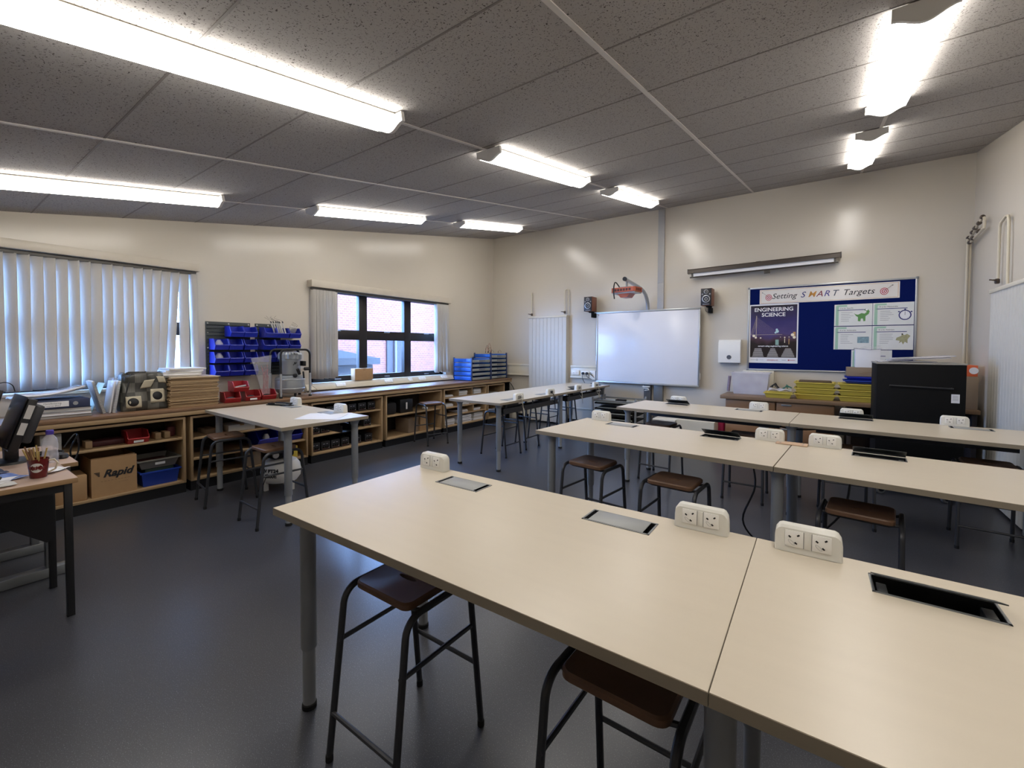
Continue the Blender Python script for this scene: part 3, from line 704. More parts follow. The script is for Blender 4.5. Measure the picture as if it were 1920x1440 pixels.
# open-front picking bins
def make_bin(m, name, w_, d_, h_, label, cat='bin', group=None):
    t = thing(name, label, cat, (0,0,0), group=group)
    pr = [(0, 0), (d_*.86, 0), (d_, h_*.42), (d_*.80, h_*.62) if False else (d_*.95, h_*.46), (d_*.72, h_), (0, h_)]
    b = MB()
    for s in (-1, 1): b.prism([(x, z) for x, z in pr], (s*w_/2-(.003 if s > 0 else 0), s*w_/2+(.003 if s < 0 else 0)), axis='y')
    b.box(.003, d_*.86, -w_/2+.003, w_/2-.003, 0, .003); b.box(0, .003, -w_/2+.003, w_/2-.003, 0, h_)
    b.prism([(d_*.86, 0), (d_, h_*.42), (d_-.004, h_*.42), (d_*.86-.004, .002)], (-w_/2+.003, w_/2-.003), axis='y')
    b.obj('bin_body', m, t, smooth=False)
    r = MB(); q = [(.0, h_), (d_*.72, h_), (d_*.95, h_*.46)]
    for s in (-1, 1): r.tube([(x, s*(w_/2-.001), z) for x, z in q], .0042, 6)
    r.tube([(d_, -w_/2+.002, h_*.42), (d_, w_/2-.002, h_*.42)], .006, 6); r.obj('bin_rim', m, t)
    return t
rb = make_bin(redbin, 'parts_bin', .15, .22, .105, 'red parts bin with white label on the upper shelf above the trays')
rb.location = (.34, -5.895, .531); B(.2, .203, -.035, .035, .008, .03).obj('label_card', paper, rb); rb.children[-1].location = (.005, 0, 0)
for k, (y, l) in enumerate(((-5.735, 'small wooden block just right of the red bin on the upper shelf'), (-5.665, 'small wooden block furthest right on the upper shelf'), (-6.21, 'low wooden block on the upper shelf near the desk'))):
    o = B(-.06, .06, -.022, .022, 0, .06, .003).obj('wooden_block', pencilwood if False else cabwood); o.location = (.42, y, .531); tag(o, l, 'block', 'wooden blocks on the shelf')
o = B(-.05, .05, -.04, .03, 0, .1, .02).obj('red_kit_bag', mat('red kit bag', '521a1e', .6, var=.5, scale=30)); o.location = (.38, -5.612, .531); tag(o, 'dark red bundle at the right end of the upper shelf', 'bag')
o = B(-.1, .1, -.11, .11, 0, .05, .015).obj('red_cable_heap', mat('dim red heap', '431518', .6, var=.5, scale=40)); o.location = (.36, -6.08, .531); tag(o, 'low dark red heap beside the red bin', 'cables')
# unit behind the left table
carton('white_carton', 'white carton end with dark lettering behind the left table', (.42, -5.03, .532-.02), (.22, .26, .07), paperb)
carton('cardboard_box', 'flat dull box left of the white carton behind the left table', (.36, -5.27, .512), (.22, .15, .05), cardboardd)
for y, l in ((-4.47, 'yellow box at the right on the bottom shelf behind the air tank'), (-4.545, 'narrow yellow box left of its twin behind the air tank')):
    o = B(-.1, .1, -.034, .034, 0, .13, .002).obj('yellow_box', yellowbin); o.location = (.44, y, .116); tag(o, l, 'box', 'yellow boxes')
o = carton('cardboard_box', 'tan box partly behind the air tank on the bottom shelf', (.42, -4.93, .116), (.25, .16, .15), cardboardd)
for y, l in ((-4.475, 'blue bin under the left table with a white lamp inside'), (-4.75, 'dark blue bin in the shadow under the left table')):
    bb_ = make_bin(bluebin, 'parts_bin', .22, .28, .15, l, group='blue bins under the left table'); bb_.location = (.25, y, .3115)
MB().lathe([(.03, 0), (.035, .05), (.02, .09)]).obj('lamp_head', paperb, bb_ if False else bpy.data.objects[bb_.name])
bpy.data.objects[bb_.name].children[-1].location = (.2, 0, .02)
# power supplies
def make_psu(a=.26, b_=.118, c=.11):
    t = thing('power_supply', 'x', 'instrument', (0,0,0), group='black bench power supplies')
    B(-a, 0, -b_/2, b_/2, .004, c, .003).obj('case', blackmetal, t)
    f = MB()
    f.box(0, .0015, -b_/2+.008, b_/2-.008, .012, .014); f.box(0, .0015, -b_/2+.008, -b_/2+.010, .012, c-.01); f.box(0, .0015, b_/2-.010, b_/2-.008, .012, c-.01)
    f.obj('front_outline', mat('grey print', '5a5a5e', .6), t)
    g_ = MB(); g_.box(0, .002, -.035, -.01, c-.035, c-.028); g_.box(0, .002, .008, .03, c-.035, c-.028); g_.lathe([(.006, 0), (.006, .008)], (0.0, .04, .03), 10, M=Matrix.Rotation(PI/2, 4, 'Y'))
    g_.obj('readout', mat('pale readout', '9a9aa0', .5), t)
    k = MB()
    for y in (-.035, 0, .03): k.lathe([(.008, 0), (.007, .012)], (0, y, .04), 12, M=Matrix.Rotation(PI/2, 4, 'Y'))
    k.obj('knob', black, t)
    r_ = MB()
    for i in range(6): r_.box(0, .001, -.04+.014*i, -.032+.014*i, .018, .023)
    r_.obj('red_print', mat('dim red print', '6e2a2c', .5), t)
    return t
psu0 = make_psu(); first = True; n = 0
for z, ys, nm in ((.546, (-4.12, -3.98, -3.83, -3.67, -3.52, -3.37), 'top'), (.331, (-4.19, -4.06, -3.44), 'middle'), (.116, (-4.19, -4.055, -3.92, -3.78, -3.60, -3.42), 'bottom')):
    for k, y in enumerate(ys):
        o = psu0 if first else dup(psu0, (0,0,0)); first = False
        o.location = (.50, y, z-.003+.001); o.rotation_euler = (0, 0, random.uniform(-.05, .05))
        o['label'] = 'black power supply on the %s shelf, %s from the left' % (nm, ['first', 'second', 'third', 'fourth', 'fifth', 'sixth'][k])
t = MB().lathe([(.02, 0), (.11, .01), (.13, .06), (.11, .12), (.05, .16), (.03, .19)], n=14, M=Matrix.Diagonal((.8, 1.2, 1, 1))).obj('black_bag', mat('shiny black bag', '16171a', .3, bump=.8, bscale=12)); t.location = (.38, -3.84, .331); tag(t, 'crumpled black plastic bag on the middle shelf', 'bag')
t = MB().lathe([(.05, 0), (.1, .02), (.09, .08), (.03, .11)], n=12, M=Matrix.Diagonal((.9, 1.1, 1, 1))).obj('black_cable_heap', mat('black cable', '131316', .5, bump=.8, bscale=30)); t.location = (.36, -3.585, .331); tag(t, 'heap of black cable on the middle shelf', 'cable')
# lone stool's unit
o = B(-.13, .13, -.1, .1, 0, .17, .03).obj('dark_bag', mat('dark cloth', '1d1c1f', .8, bump=.5, bscale=20)); o.location = (.36, -3.02, .431); tag(o, 'dark bag at the left of the upper shelf behind the lone stool', 'bag')
o = B(-.13, .13, -.12, .12, 0, .2, .004).obj('black_case', blackmetal); o.location = (.36, -2.74, .431); tag(o, 'black equipment case on the upper shelf behind the lone stool', 'case')
o = B(0, .002, -.014, .014, .05, .15).obj('white_mark', paper, o); o.location = (.131, 0, 0)
carton('cardboard_box', 'brown box on the bottom shelf behind the lone stool', (.36, -2.62, .116), (.3, .2, .22), cardboardd)
carton('cardboard_box', 'narrow tan box right of the brown one behind the lone stool', (.38, -2.44, .116), (.3, .12, .25), cardboard)
o = B(-.03, .03, -.035, .035, 0, .035, .008).obj('small_white_pot', paper); o.location = (.45, -2.33, .431); tag(o, 'small white block on the shelf above the lone stool', 'block')
# paper stacks
def sheaf(loc, dims, label, group, m=paperb, n_=4):
    t = thing('paper_stack', label, 'paper', loc, group=group); a, b_, c = dims
    for k in range(n_):
        q = B(-a/2, a/2, -b_/2, b_/2, c*k/n_+.0005, c*(k+1)/n_, .001).obj('paper_bundle', m if k % 2 else paper, t); q.location = (random.uniform(-.006, .006), random.uniform(-.008, .008), 0); q.rotation_euler = (0,0,random.uniform(-.06, .06))
    return t
G = 'paper stacks in the pigeonhole unit'
for a in (((.38, -1.86, .586), (.26, .22, .03), 'low paper stack in the top left pigeonhole'), ((.38, -1.50, .586), (.26, .22, .08), 'curled tall paper stack in the top middle pigeonhole'), ((.38, -1.12, .586), (.26, .2, .085), 'paper stack in the top right pigeonhole'),
          ((.40, -1.87, .421), (.24, .2, .05), 'paper stack in the second row left pigeonhole'), ((.38, -1.45, .421), (.26, .24, .045), 'low paper stack in the second row right pigeonhole'),
          ((.38, -1.50, .291), (.26, .24, .04), 'low paper stack on the third level left'), ((.38, -1.13, .291), (.26, .2, .04), 'low paper stack on the third level right'),
          ((.36, -1.84, .116), (.3, .26, .1), 'grey paper stack on the bottom level left'), ((.36, -1.10, .116), (.32, .25, .13), 'big grey box file pile on the bottom level right')):
    sheaf(*a, G)
for k in range(2):
    t = thing('box_file', ['lower', 'upper'][k]+' white box file on the bottom level of the pigeonhole unit', 'box file', (.38, -1.46, .116+.062*k), group='white box files')
    B(-.14, .14, -.17, .17, 0, .058, .003).obj('file_body', paper, t); B(.1402, .1408, -.15, .15, .024, .03).obj('dark_band', inkblk, t)
sheaf((.36, -.74, .421), (.25, .16, .1), 'grey stack in the narrow corner shelf unit, left', None); sheaf((.36, -.53, .421), (.25, .12, .14), 'grey stack in the narrow corner shelf unit, right', None)

# ================================================================== ON THE WINDOW BENCH
# louvre panels and blue bins
for y0, w_, l in ((-5.17, .46, 'dark louvred metal panel on the wall, the one nearer the blinds'), (-4.655, .30, 'dark louvred metal panel on the wall, the one nearer the middle window')):
    t = thing('louvre_panel', l, 'panel', (0, y0, 1.06), group='louvred bin panels')
    B(.002, .012, 0, w_, 0, .62, .001).obj('panel_plate', mat('dark slate metal', '30373b', .5), t)
    b = MB()
    for k in range(15): b.prism([(.012, .03+.039*k), (.02, .035+.039*k), (.012, .045+.039*k)], (.01, w_-.01), axis='y')
    b.obj('louvre', mat('dark slate metal', '30373b', .5), t)
    for a in ((.02, .60), (w_/2, .60), (w_-.02, .60), (.02, .5), (.02, .33)): MB().lathe([(.009, 0), (.007, .004)], (.012, a[0], a[1]), 12, M=Matrix.Rotation(PI/2, 4, 'Y')).obj('screw_washer', paperb, t)
bin0 = make_bin(bluebin, 'parts_bin', .138, .175, .118, 'x', group='blue bins on the louvred wall panels'); first = True
ORD = ['first', 'second', 'third', 'fourth', 'fifth', 'sixth']
rows = [(1.513, (-4.918, -4.775, -4.545, -4.405, -4.255), 'top'), (1.368, (-5.075, -4.93, -4.773, -4.565, -4.417, -4.26), 'second'),
        (1.222, (-5.075, -4.93, -4.773, -4.565, -4.417, -4.26), 'third'), (1.078, (-5.075, -4.93, -4.773), 'bottom')]
for z, ys, rn in rows:
    for k, y in enumerate(ys):
        o = bin0 if first else dup(bin0, (0,0,0)); first = False
        o.location = (.021, y, z); o['label'] = 'blue wall bin, %s in the %s row' % (ORD[k], rn)
for (y, z, l) in ((-5.075, 1.376, 'clear bag of parts in the first blue bin of the second row'), (-5.075, 1.230, 'pale packet in the first blue bin of the third row')):
    o = MB().lathe([(.02, 0), (.045, .02), (.04, .06), (.015, .10)], n=10).obj('parts_bag', clearh); o.location = (.10, y, z); tag(o, l, 'bag', 'bags in the blue bins')
for k in range(6):
    t = thing('wired_stick', ORD[k]+' from the left of the upright white sticks with wires', 'stick', (.10+.008*k, -4.455+.022*k, 1.522), rot=(R(22+random.uniform(-2, 2)), R(12), 0), group='white sticks with wires')
    B(-.004, .004, -.008, .008, 0, .20, .001).obj('stick', paperb, t)
    MB().stube([(.003, 0, .19), (.01, -.01, .22), (.0, -.03-.01*k, .25+.01*(k % 3)), (-.01, -.05, .27+.02*(k % 2))], .0011, 5).obj('wire', blackmetal, t)
    MB().lathe([(.006, .185), (.008, .19), (.007, .205)], n=8).obj('motor', blackmetal, t)
for k in range(5):
    t = thing('wired_stick', ['lowest', 'second lowest', 'middle', 'second highest', 'highest'][k]+' short white stick lying in the last top-row blue bin', 'stick', (.08+.014*k, -4.225, 1.585+.014*k), rot=(R(82+random.uniform(-8, 8)), 0, R(random.uniform(-15, 15))), group='short sticks in the last blue bin')
    B(-.004, .004, -.007, .007, -.02, .085, .001).obj('stick', paperb, t); MB().tube([(0, 0, .0), (.01, .03, -.01), (.0, .05, .02), (-.01, .06, .05)], .0015, 5).obj('wire', blackmetal, t)
# red bins
rb0 = make_bin(redbin, 'parts_bin', .145, .20, .105, 'x', group='red bins on the window bench')
for k, (x, y, z, r, l) in enumerate(((.30, -5.075, BT+.001, -6, 'red bin at the left of the lower row, next to the brown board stack'), (.28, -4.87, BT+.001, -4, 'red bin with white label in the middle of the lower row'),
        (.28, -4.70, BT+.001, -4, 'red bin touching the compressor frame'), (.27, -4.985, BT+.109, -4, 'red bin stacked on top of the others with silver parts'))):
    o = rb0 if k == 0 else dup(rb0, (0,0,0)); o.location = (x, y, z); o.rotation_euler = (0, 0, R(r)); o['label'] = l
    if k == 1: B(.202, .204, -.04, .03, .012, .03).obj('label_card', paper, o)
    if k == 3:
        for q in range(4): MB().tube([(.06+.03*q, -.05, .02+.008*q), (.07+.03*q, .05, .03+.01*q)], .012, 10).obj('silver_part', alu, o)
    if k in (0, 2):
        MB().lathe([(.02, .0), (.05, .01), (.045, .035), (.02, .05)], (.11, 0, .004), 10).obj('grey_parts', mat('grey fittings', '4a5152', .5, var=.5, scale=60, bump=.6, bscale=60), o)
# board stack
zb = BT+.001
for k in range(24):
    th = .0118
    o = B(-.185, .185, -.205, .205, 0, th-.0016, .0006).obj('hardboard_sheet', [mdf, mdf2, mdf3][random.choice((0, 0, 1, 2))])
    o.location = (.300+random.uniform(-.010, .006), -5.435+random.uniform(-.010, .010), zb); o.rotation_euler = (0, 0, random.uniform(-.012, .012))
    tag(o, ordn(23-k)+' brown hardboard sheet from the top of the tall stack on the bench', 'board', 'stacked brown boards'); zb += th
o = B(-.18, .18, -.21, .21, 0, .006, .0005).obj('pale_board', mat('pale board', 'cbb79c', .7)); o.location = (.31, -5.42, zb+.0005); tag(o, 'pale board lying on top of the brown board stack', 'board'); zb += .007
for k in range(5):
    o = thing('spiral_notebook', ['bottom', 'second lowest', 'middle', 'second highest', 'topmost'][k]+' white notebook of the pile on the brown boards', 'notebook', (.29+random.uniform(-.01, .01), -5.51+.012*k, zb+.0005), random.uniform(-.1, .1), 'notebooks on the board stack')
    B(-.14, .14, -.17, .14, 0, .015, .001).obj('pages', paper if k % 2 else paperb, o)
    B(-.14, .14, -.172, .142, .0152, .0163, .0004).obj('cover', paper, o)
    zb += .0172
# patterned bag
t = thing('patterned_bag', 'soft grey bag patterned with black dots and checks, slumped on the bench', 'bag', (.33, -5.805, BT+.001), R(2))
def bagshape(u, v):
    a = 2*PI*u; ca, sa = math.cos(a), math.sin(a); p = .35
    x = .11*math.copysign(abs(ca)**p, ca); y = .178*math.copysign(abs(sa)**p, sa)
    h = .34*v; k = 1-.10*v**3+.03*math.sin(5*a+4*v)*v
    k *= (1 if v < .96 else .9)
    return Vector((x*k*(1-.12*v)+.010*math.sin(9*v+3*a), y*k+.008*math.sin(7*v+2*a), h+.012*math.sin(4*a+1)*v))
bagm = bpy.data.materials.new('bag pattern'); bagm.use_nodes = True; nt = bagm.node_tree; N = nt.nodes; L = nt.links
tc = N.new('ShaderNodeTexCoord'); ck = N.new('ShaderNodeTexChecker'); ck.inputs['Scale'].default_value = 1/.085; ck.inputs[1].default_value = lin('45443f'); ck.inputs[2].default_value = lin('6f6d66')
sx_ = N.new('ShaderNodeSeparateXYZ'); cb_ = N.new('ShaderNodeCombineXYZ'); nz = N.new('ShaderNodeTexNoise'); nz.inputs['Scale'].default_value = 7
L.new(tc.outputs['Object'], sx_.inputs[0]); L.new(sx_.outputs[1], cb_.inputs[0]); L.new(sx_.outputs[2], cb_.inputs[1]); L.new(cb_.outputs[0], ck.inputs[0])
wv = N.new('ShaderNodeTexWave'); wv.inputs['Scale'].default_value = 26; L.new(cb_.outputs[0], wv.inputs[0])
mm = N.new('ShaderNodeMix'); mm.data_type = 'RGBA'; mm.blend_type = 'MULTIPLY'; mm.inputs[0].default_value = .35; L.new(ck.outputs[0], mm.inputs[6]); L.new(wv.outputs[0], mm.inputs[7]); L.new(mm.outputs[2], N['Principled BSDF'].inputs['Base Color']); N['Principled BSDF'].inputs['Roughness'].default_value = .35
MB().grid(bagshape, 48, 14).obj('bag_body', bagm, t, solid=.003)
MB().grid(lambda u, v: Vector(((u-.5)*.17, (v-.5)*.33, .30+.02*math.sin(8*u)*math.cos(7*v))), 8, 12).obj('clear_wrap', clearh, t)
def patch(name, m, y0, y1, z0, z1, off, round_=False, sk=0):
    n_ = 14; b = MB(); vs = []
    def P(y, z): return Vector((bag_x(y, z)+off, y, z))
    if round_:
        c = P((y0+y1)/2, (z0+z1)/2); ring = [P((y0+y1)/2+(y1-y0)/2*math.cos(q), (z0+z1)/2+(z1-z0)/2*math.sin(q)) for q in [2*PI*i/24 for i in range(24)]]
        b._add(ring+[c], [(i, (i+1) % 24, 24) for i in range(24)])
    else: b.grid(lambda u, v: P(y0+(y1-y0)*u+sk*v, z0+(z1-z0)*v+.3*sk*u), 8, 6)
    b.obj(name, m, t, solid=.001)
def bag_x(y, z):
    v = z/.34; return .118*(1-.10*v**3)*(1-.12*v)+.010*math.sin(9*v)-max(0, abs(y)-.13)*.35
cream = mat('cream fabric patch', 'b9b09a', .6, var=.1)
patch('cream_patch', cream, -.155, -.045, .03, .135, 0); patch('cream_patch', cream, .02, .13, .065, .19, 0, sk=.008); patch('cream_patch', cream, -.05, .03, .20, .275, 0, sk=.03); patch('cream_patch', cream, .09, .15, .25, .31, 0, sk=-.02)
patch('black_dot', inkblk, -.145, -.065, .045, .12, .002, True); patch('black_dot', inkblk, .04, .115, .09, .165, .002, True)
MB().tube([(.09, -.17, .05), (.098, -.13, .25), (.06, -.1, .335), (.02, .02, .35)], .006, 8).obj('strap', mat('dark strap', '2b2b2d', .8), t)
# leaning spiral books, plastic wallet, binders
def book(name, label, loc, dims, m, rot, spiral=True, group=None, cat='book'):
    a, b_, c = dims; t = thing(name, label, cat, loc, rot=rot, group=group)
    B(-a/2, a/2, -b_/2, b_/2, 0, c, .001).obj('pages', m, t)
    B(-a/2-.002, a/2+.002, b_/2, b_/2+.0015, -.0, c+.002).obj('cover', mat('clear-ish cover', 'b9c4c4', .3), t)
    if spiral:
        b = MB()
        for k in range(22):
            z = .015+k*(c-.03)/21; b.tube([(a/2+.004*math.cos(q), 0+(.5*b_+.003)*math.sin(q), z) for q in [i*PI/4 for i in range(9)]], .0014, 5, cap=False)
        b.obj('spiral_binding', blackmetal, t)
    return t
book('spiral_book', 'grey spiral-bound book leaning left beside the binders', (.34, -6.10, BT+.006), (.21, .018, .29), paperb, (R(14), 0, 0), group='leaning spiral books')
book('spiral_book', 'black spiral-bound book leaning against the patterned bag', (.34, -6.038, BT+.004), (.21, .018, .28), paper, (R(-9), 0, 0), group='leaning spiral books')
t = thing('plastic_wallet', 'stuffed clear plastic wallet standing between the two leaning spiral books', 'wallet', (.36, -6.068, BT+.004), rot=(R(-8), 0, 0))
B(-.1, .1, -.006, .006, 0, .28, .004).obj('papers', paper, t); B(-.105, .105, -.010, .010, -.002, .31, .004).obj('sleeve', clearp, t)
z = BT+.001
for k, (h, m, l, dx) in enumerate(((.022, paperb, 'thin grey folder at the bottom of the pile beside the desk', 0), (.026, paper, 'white folder second from the bottom of the pile beside the desk', .01), (.03, paperb, 'pale folder just under the blue lever arch file', -.01))):
    t = thing('folder', l, 'folder', (.33+dx, -6.385, z), random.uniform(-.05, .05), 'folders piled on the bench')
    B(-.15, .15, -.20, .20, 0, .003, .001).obj('lower_cover', inkgrey, t); B(-.14, .145, -.195, .195, .003, h-.003).obj('papers', m, t); B(-.15, .15, -.20, .20, h-.003, h, .001).obj('upper_cover', binder if k == 2 else inkgrey, t); z += h+.0008
t = thing('lever_arch_file', 'dark blue lever arch file lying flat with a white spine label', 'file', (.33, -6.39, z), R(2))
B(-.15, .15, -.19, .19, 0, .07, .004).obj('file_body', binder, t); sp = B(.1502, .1512, -.13, .06, .014, .058).obj('spine_label', paper, t); text('spine_writing', 'Manufacturing', .018, inkgrey, sp, (.1515, -.035, .044), LWR, 'CENTER'); text('spine_writing', 'Course 2017', .018, inkgrey, sp, (.1515, -.035, .024), LWR, 'CENTER')
MB().lathe([(.016, 0), (.016, .002), (.011, .002), (.011, .001)], (.1505, .10, .035), 20, M=Matrix.Rotation(PI/2, 4, 'Y')).obj('finger_ring', alu, t); z += .072
t = thing('open_folder', 'loose plastic folder and papers sagging on top of the blue file', 'folder', (.33, -6.43, z), R(5))
MB().grid(lambda u, v: Vector(((u-.5)*.28, (v-.5)*.40, .012+.03*u+.05*v*v+.008*math.sin(9*u+5*v))), 10, 12).obj('papers', paper, t, solid=.012)
MB().grid(lambda u, v: Vector(((u-.5)*.29, (v-.5)*.42, .034+.03*u+.05*v*v+.006*math.sin(7*u+6*v))), 10, 12).obj('sleeve', clearp, t, solid=.001)
o = B(-.08, .08, -.002, .002, 0, .12, .001).obj('green_card', mat('pale green card', 'a9bdb4', .6)); o.location = (.24, -6.15, BT+.16); o.rotation_euler = (R(-20), 0, R(5)); tag(o, 'pale green card sticking up behind the binders', 'card')
o.location = (.16, -6.15, BT+.002); 
for v in o.data.vertices: v.co.z = v.co.z*1 if v.co.z < .05 else .27
# air compressor on bench
t = thing('air_compressor', 'grey air compressor with ribbed head inside a black-topped roll frame', 'compressor', (.345, -4.415, BT+.001))
tk = MB().lathe([(.06, .035), (.13, .045), (.158, .075), (.163, .11), (.163, .2), (.158, .225), (.12, .25), (.05, .262)], n=32).obj('tank', steel, t)
MB().lathe([(.1645, .20), (.1665, .205), (.1645, .21)], n=32).obj('tank_seam', alu, tk); MB().lathe([(.1645, .095), (.1665, .10), (.1645, .105)], n=32).obj('tank_seam', alu, tk)
hd = MB().lathe([(.10, .262), (.11, .30), (.112, .42), (.118, .43), (.118, .44)], n=32).obj('pump_housing', steel, t)
b = MB(); n = 44; prof = [(.118, .440), (.128, .446), (.13, .50), (.115, .525), (.06, .532)]
rings = []
for r_, z_ in prof: rings.append([b.bm.verts.new(((r_-(.009 if k % 2 else 0))*math.cos(2*PI*k/n), (r_-(.009 if k % 2 else 0))*math.sin(2*PI*k/n), z_)) for k in range(n)])
for i in range(len(rings)-1):
    for k in range(n): b.bm.faces.new([rings[i][k], rings[i][(k+1) % n], rings[i+1][(k+1) % n], rings[i+1][k]])
b.bm.faces.new(rings[-1]); b.bm.faces.new(rings[0][::-1]); b.obj('ribbed_cap', steel, t, smooth=False)
text('maker_mark', 'JV', .035, inkblk, hd, (.1125, .0, .395), LWR, 'CENTER', .4, .002); B(.105, .1135, .035, .09, .372, .375).obj('small_print', inkblk, hd)
for s in (-.09, .15):
    MB().tube([(s, -.185, .0), (s, -.185, .28)], .013, 12).obj('frame_foot', alu, t); MB().tube([(s, .165, .0), (s, .165, .28)], .013, 12).obj('frame_foot', alu, t)
    MB().tube([(s, -.185, .28)]+[(s, y, z) for _, y, z in arc((-.125, .50), .06, PI, PI/2, 6)]+[(s, y, z) for _, y, z in arc((.105, .50), .06, PI/2, 0, 6)]+[(s, .165, .28)], .0125, 12).obj('frame_hoop', blackmetal, t)
    for q in (-.185, .165): MB().lathe([(.018, 0), (.016, .02)], (s, q, -.0005), 12).obj('rubber_foot', capblack, t)
MB().tube([(.16, .03, .27), (.17, .0, .33)], .018, 10).obj('regulator', blackmetal, t); MB().lathe([(.024, 0), (.024, .016), (.02, .018)], (.165, -.03, .255), 16, M=Matrix.Rotation(PI/2, 4, 'Y')).obj('gauge', blackmetal, t)
MB().tube([(.16, .09, .33), (.165, .14, .33)], .02, 10).obj('gauge', blackmetal, t); MB().tube([(.17, .07, .30), (.175, .075, .22)], .010, 8).obj('valve', blackmetal, t); MB().stube([(.175, .075, .22), (.18, .09, .10), (.17, .11, .04), (.16, .15, .035)], .003, 6).obj('drain_hose', wiregrey, t)
B(-.06, .06, .13, .17, .36, .42, .006).obj('switch_box', blackmetal, t)
for a in (0, 2.1, 4.2): MB().lathe([(.012, 0), (.012, .05)], (.11*math.cos(a), .11*math.sin(a), 0), 10).obj('tank_foot', blackmetal, t)
# clear bag of red straws
t = thing('straw_bag', 'tall clear plastic bag of red straws propped in the red bin', 'bag', (.43, -4.735, BT+.06), R(-4))
MB().grid(lambda u, v: Vector((.02*math.cos(2*PI*u)*(1+.5*v)-.02*v, (.045+.065*v**1.3)*math.sin(2*PI*u)-.035*v, .42*v+.018*math.sin(2*PI*u)*v)), 24, 12).obj('bag_film', clearp, t)
for k in range(12): MB().tube([(random.uniform(-.008, .008), random.uniform(-.03, .03), .02), (random.uniform(-.015, .01), random.uniform(-.05, .03), .33-.012*k)], .0022, 6).obj('straw', mat('red straw', '96333a', .5), t)
# box on the sill
t = carton('cardboard_box', 'small cardboard box on the sill of the three-light window', (.02, -3.13, .925), (.10, .31, .17), cardboard); t.location = (.085, -3.21, .907)
t.location = (.0, -3.16, .920)
# blue drawer towers
def tower(name, label, loc, n, depth=.42, w_=.44):
    t = thing(name, label, 'drawer unit', loc, group='blue tray towers')
    H = .079*n+.02
    for x in (0, depth):
        for y in (0, w_):
            B(x-.012, x+.012, y-.012, y+.012, 0, H, .003).obj('corner_post', navyplastic, t)
    for k in range(n):
        z = .012+.079*k
        s = B(.006, depth-.006, .014, w_-.014, z, z+.004).obj('tray', trayalu, t)
        B(.012, depth-.012, -.006, .004, z-.002, z+.066, .003).obj('end_board', brightblue, s)
        B(depth-.005, depth+.003, .012, w_-.012, z, z+.045, .002).obj('front_rail', trayalu, s)
        B(.012, depth-.012, w_-.004, w_+.006, z-.002, z+.066, .003).obj('end_board', brightblue, s)
        if k >= 2 or n == 6:
            B(depth+.0032, depth+.011, w_*.38, w_*.68, z+.018, z+.042, .003).obj('handle', alud, s); 
    return t
tower('tray_tower', 'five-tier blue tray tower, the shorter one nearer the window', (.07, -1.255, BT+.001), 5, .42, .54)
tower('tray_tower', 'six-tier blue tray tower with wires on top, nearer the corner', (.07, -.675, BT+.001), 6, .40, .49)
for k in range(7):
    t = thing('jumper_lead', (ORD+['last'])[k]+' looping lead from the window end on top of the taller tray tower', 'lead', (.30+random.uniform(-.1, .1), -.60+.055*k, BT+.497), group='leads on the tray tower')
    hh = .10+.04*(k % 3) if k < 4 else .05; b = MB().stube([(0, -.045, 0), (0, -.04, hh*.6), (0, 0, hh), (0, .045, hh*.6), (0, .05, 0)], .0022, 6)
    b.obj('lead', inkblk if k % 2 else mat('red lead', '9c2b28', .5), t); MB().tube([(0, -.045, -.002), (0, -.045, .025)], .005, 6).obj('clip', blackmetal, t)
o = MB().stube([(.45, -.16, .80), (.47, -.10, .74), (.56, -.06, .60), (.66, -.04, .30), (.72, -.04, .02)], .007, 8).obj('drooping_cable', blackmetal); tag(o, 'black cable falling off the corner end of the bench', 'cable')

# ================================================================== COMPRESSOR UNDER THE LEFT TABLE
t = thing('air_tank', 'white air tank with a black motor standing on the floor under the left table', 'compressor', (1.18, -4.95, 0))
MB().lathe([(.09, .07), (.145, .085), (.175, .125), (.18, .18), (.172, .24), (.14, .285), (.07, .30)], n=32).obj('tank', whitegloss, t)
tk = t.children[0]
B(-.10, .08, -.12, .10, .311, .40, .03).obj('motor', black, t); MB().lathe([(.07, .39), (.075, .40), (.07, .44), (.03, .455)], (-.02, 0, 0), 20).obj('motor_cover', blackmetal, t)
MB().lathe([(.028, 0), (.028, .02)], (.09, -.10, .36), 14, M=Matrix.Rotation(PI/2, 4, 'Y')).obj('pressure_switch', paperb, t)
for a in (.3, 2.4, 4.5): B(-.012, .012, -.02, .02, 0, .10, .003).obj('leg', podwhite, t, loc=(.135*math.cos(a), .135*math.sin(a), 0))
for k, (s_, z) in enumerate((('JV PT24', .215), ('2000E', .165))): 
    o = text('tank_writing', s_, .045, inkblk, tk, (0, 0, 0), LWR, 'CENTER', 0, .002)
    for v in o.data.vertices:   # wrap the lettering on the tank
        a = v.co.x/.18-1.0; v.co = Vector((math.sin(a)*(.181+v.co.z), v.co.y, (.181+v.co.z)*math.cos(a)))
    o.location = (0, 0, z)
MB().stube([(.1, -.18, .2), (.13, -.24, .1), (.05, -.26, .03), (-.02, -.24, .01)], .004, 8).obj('hose', blackmetal, t)

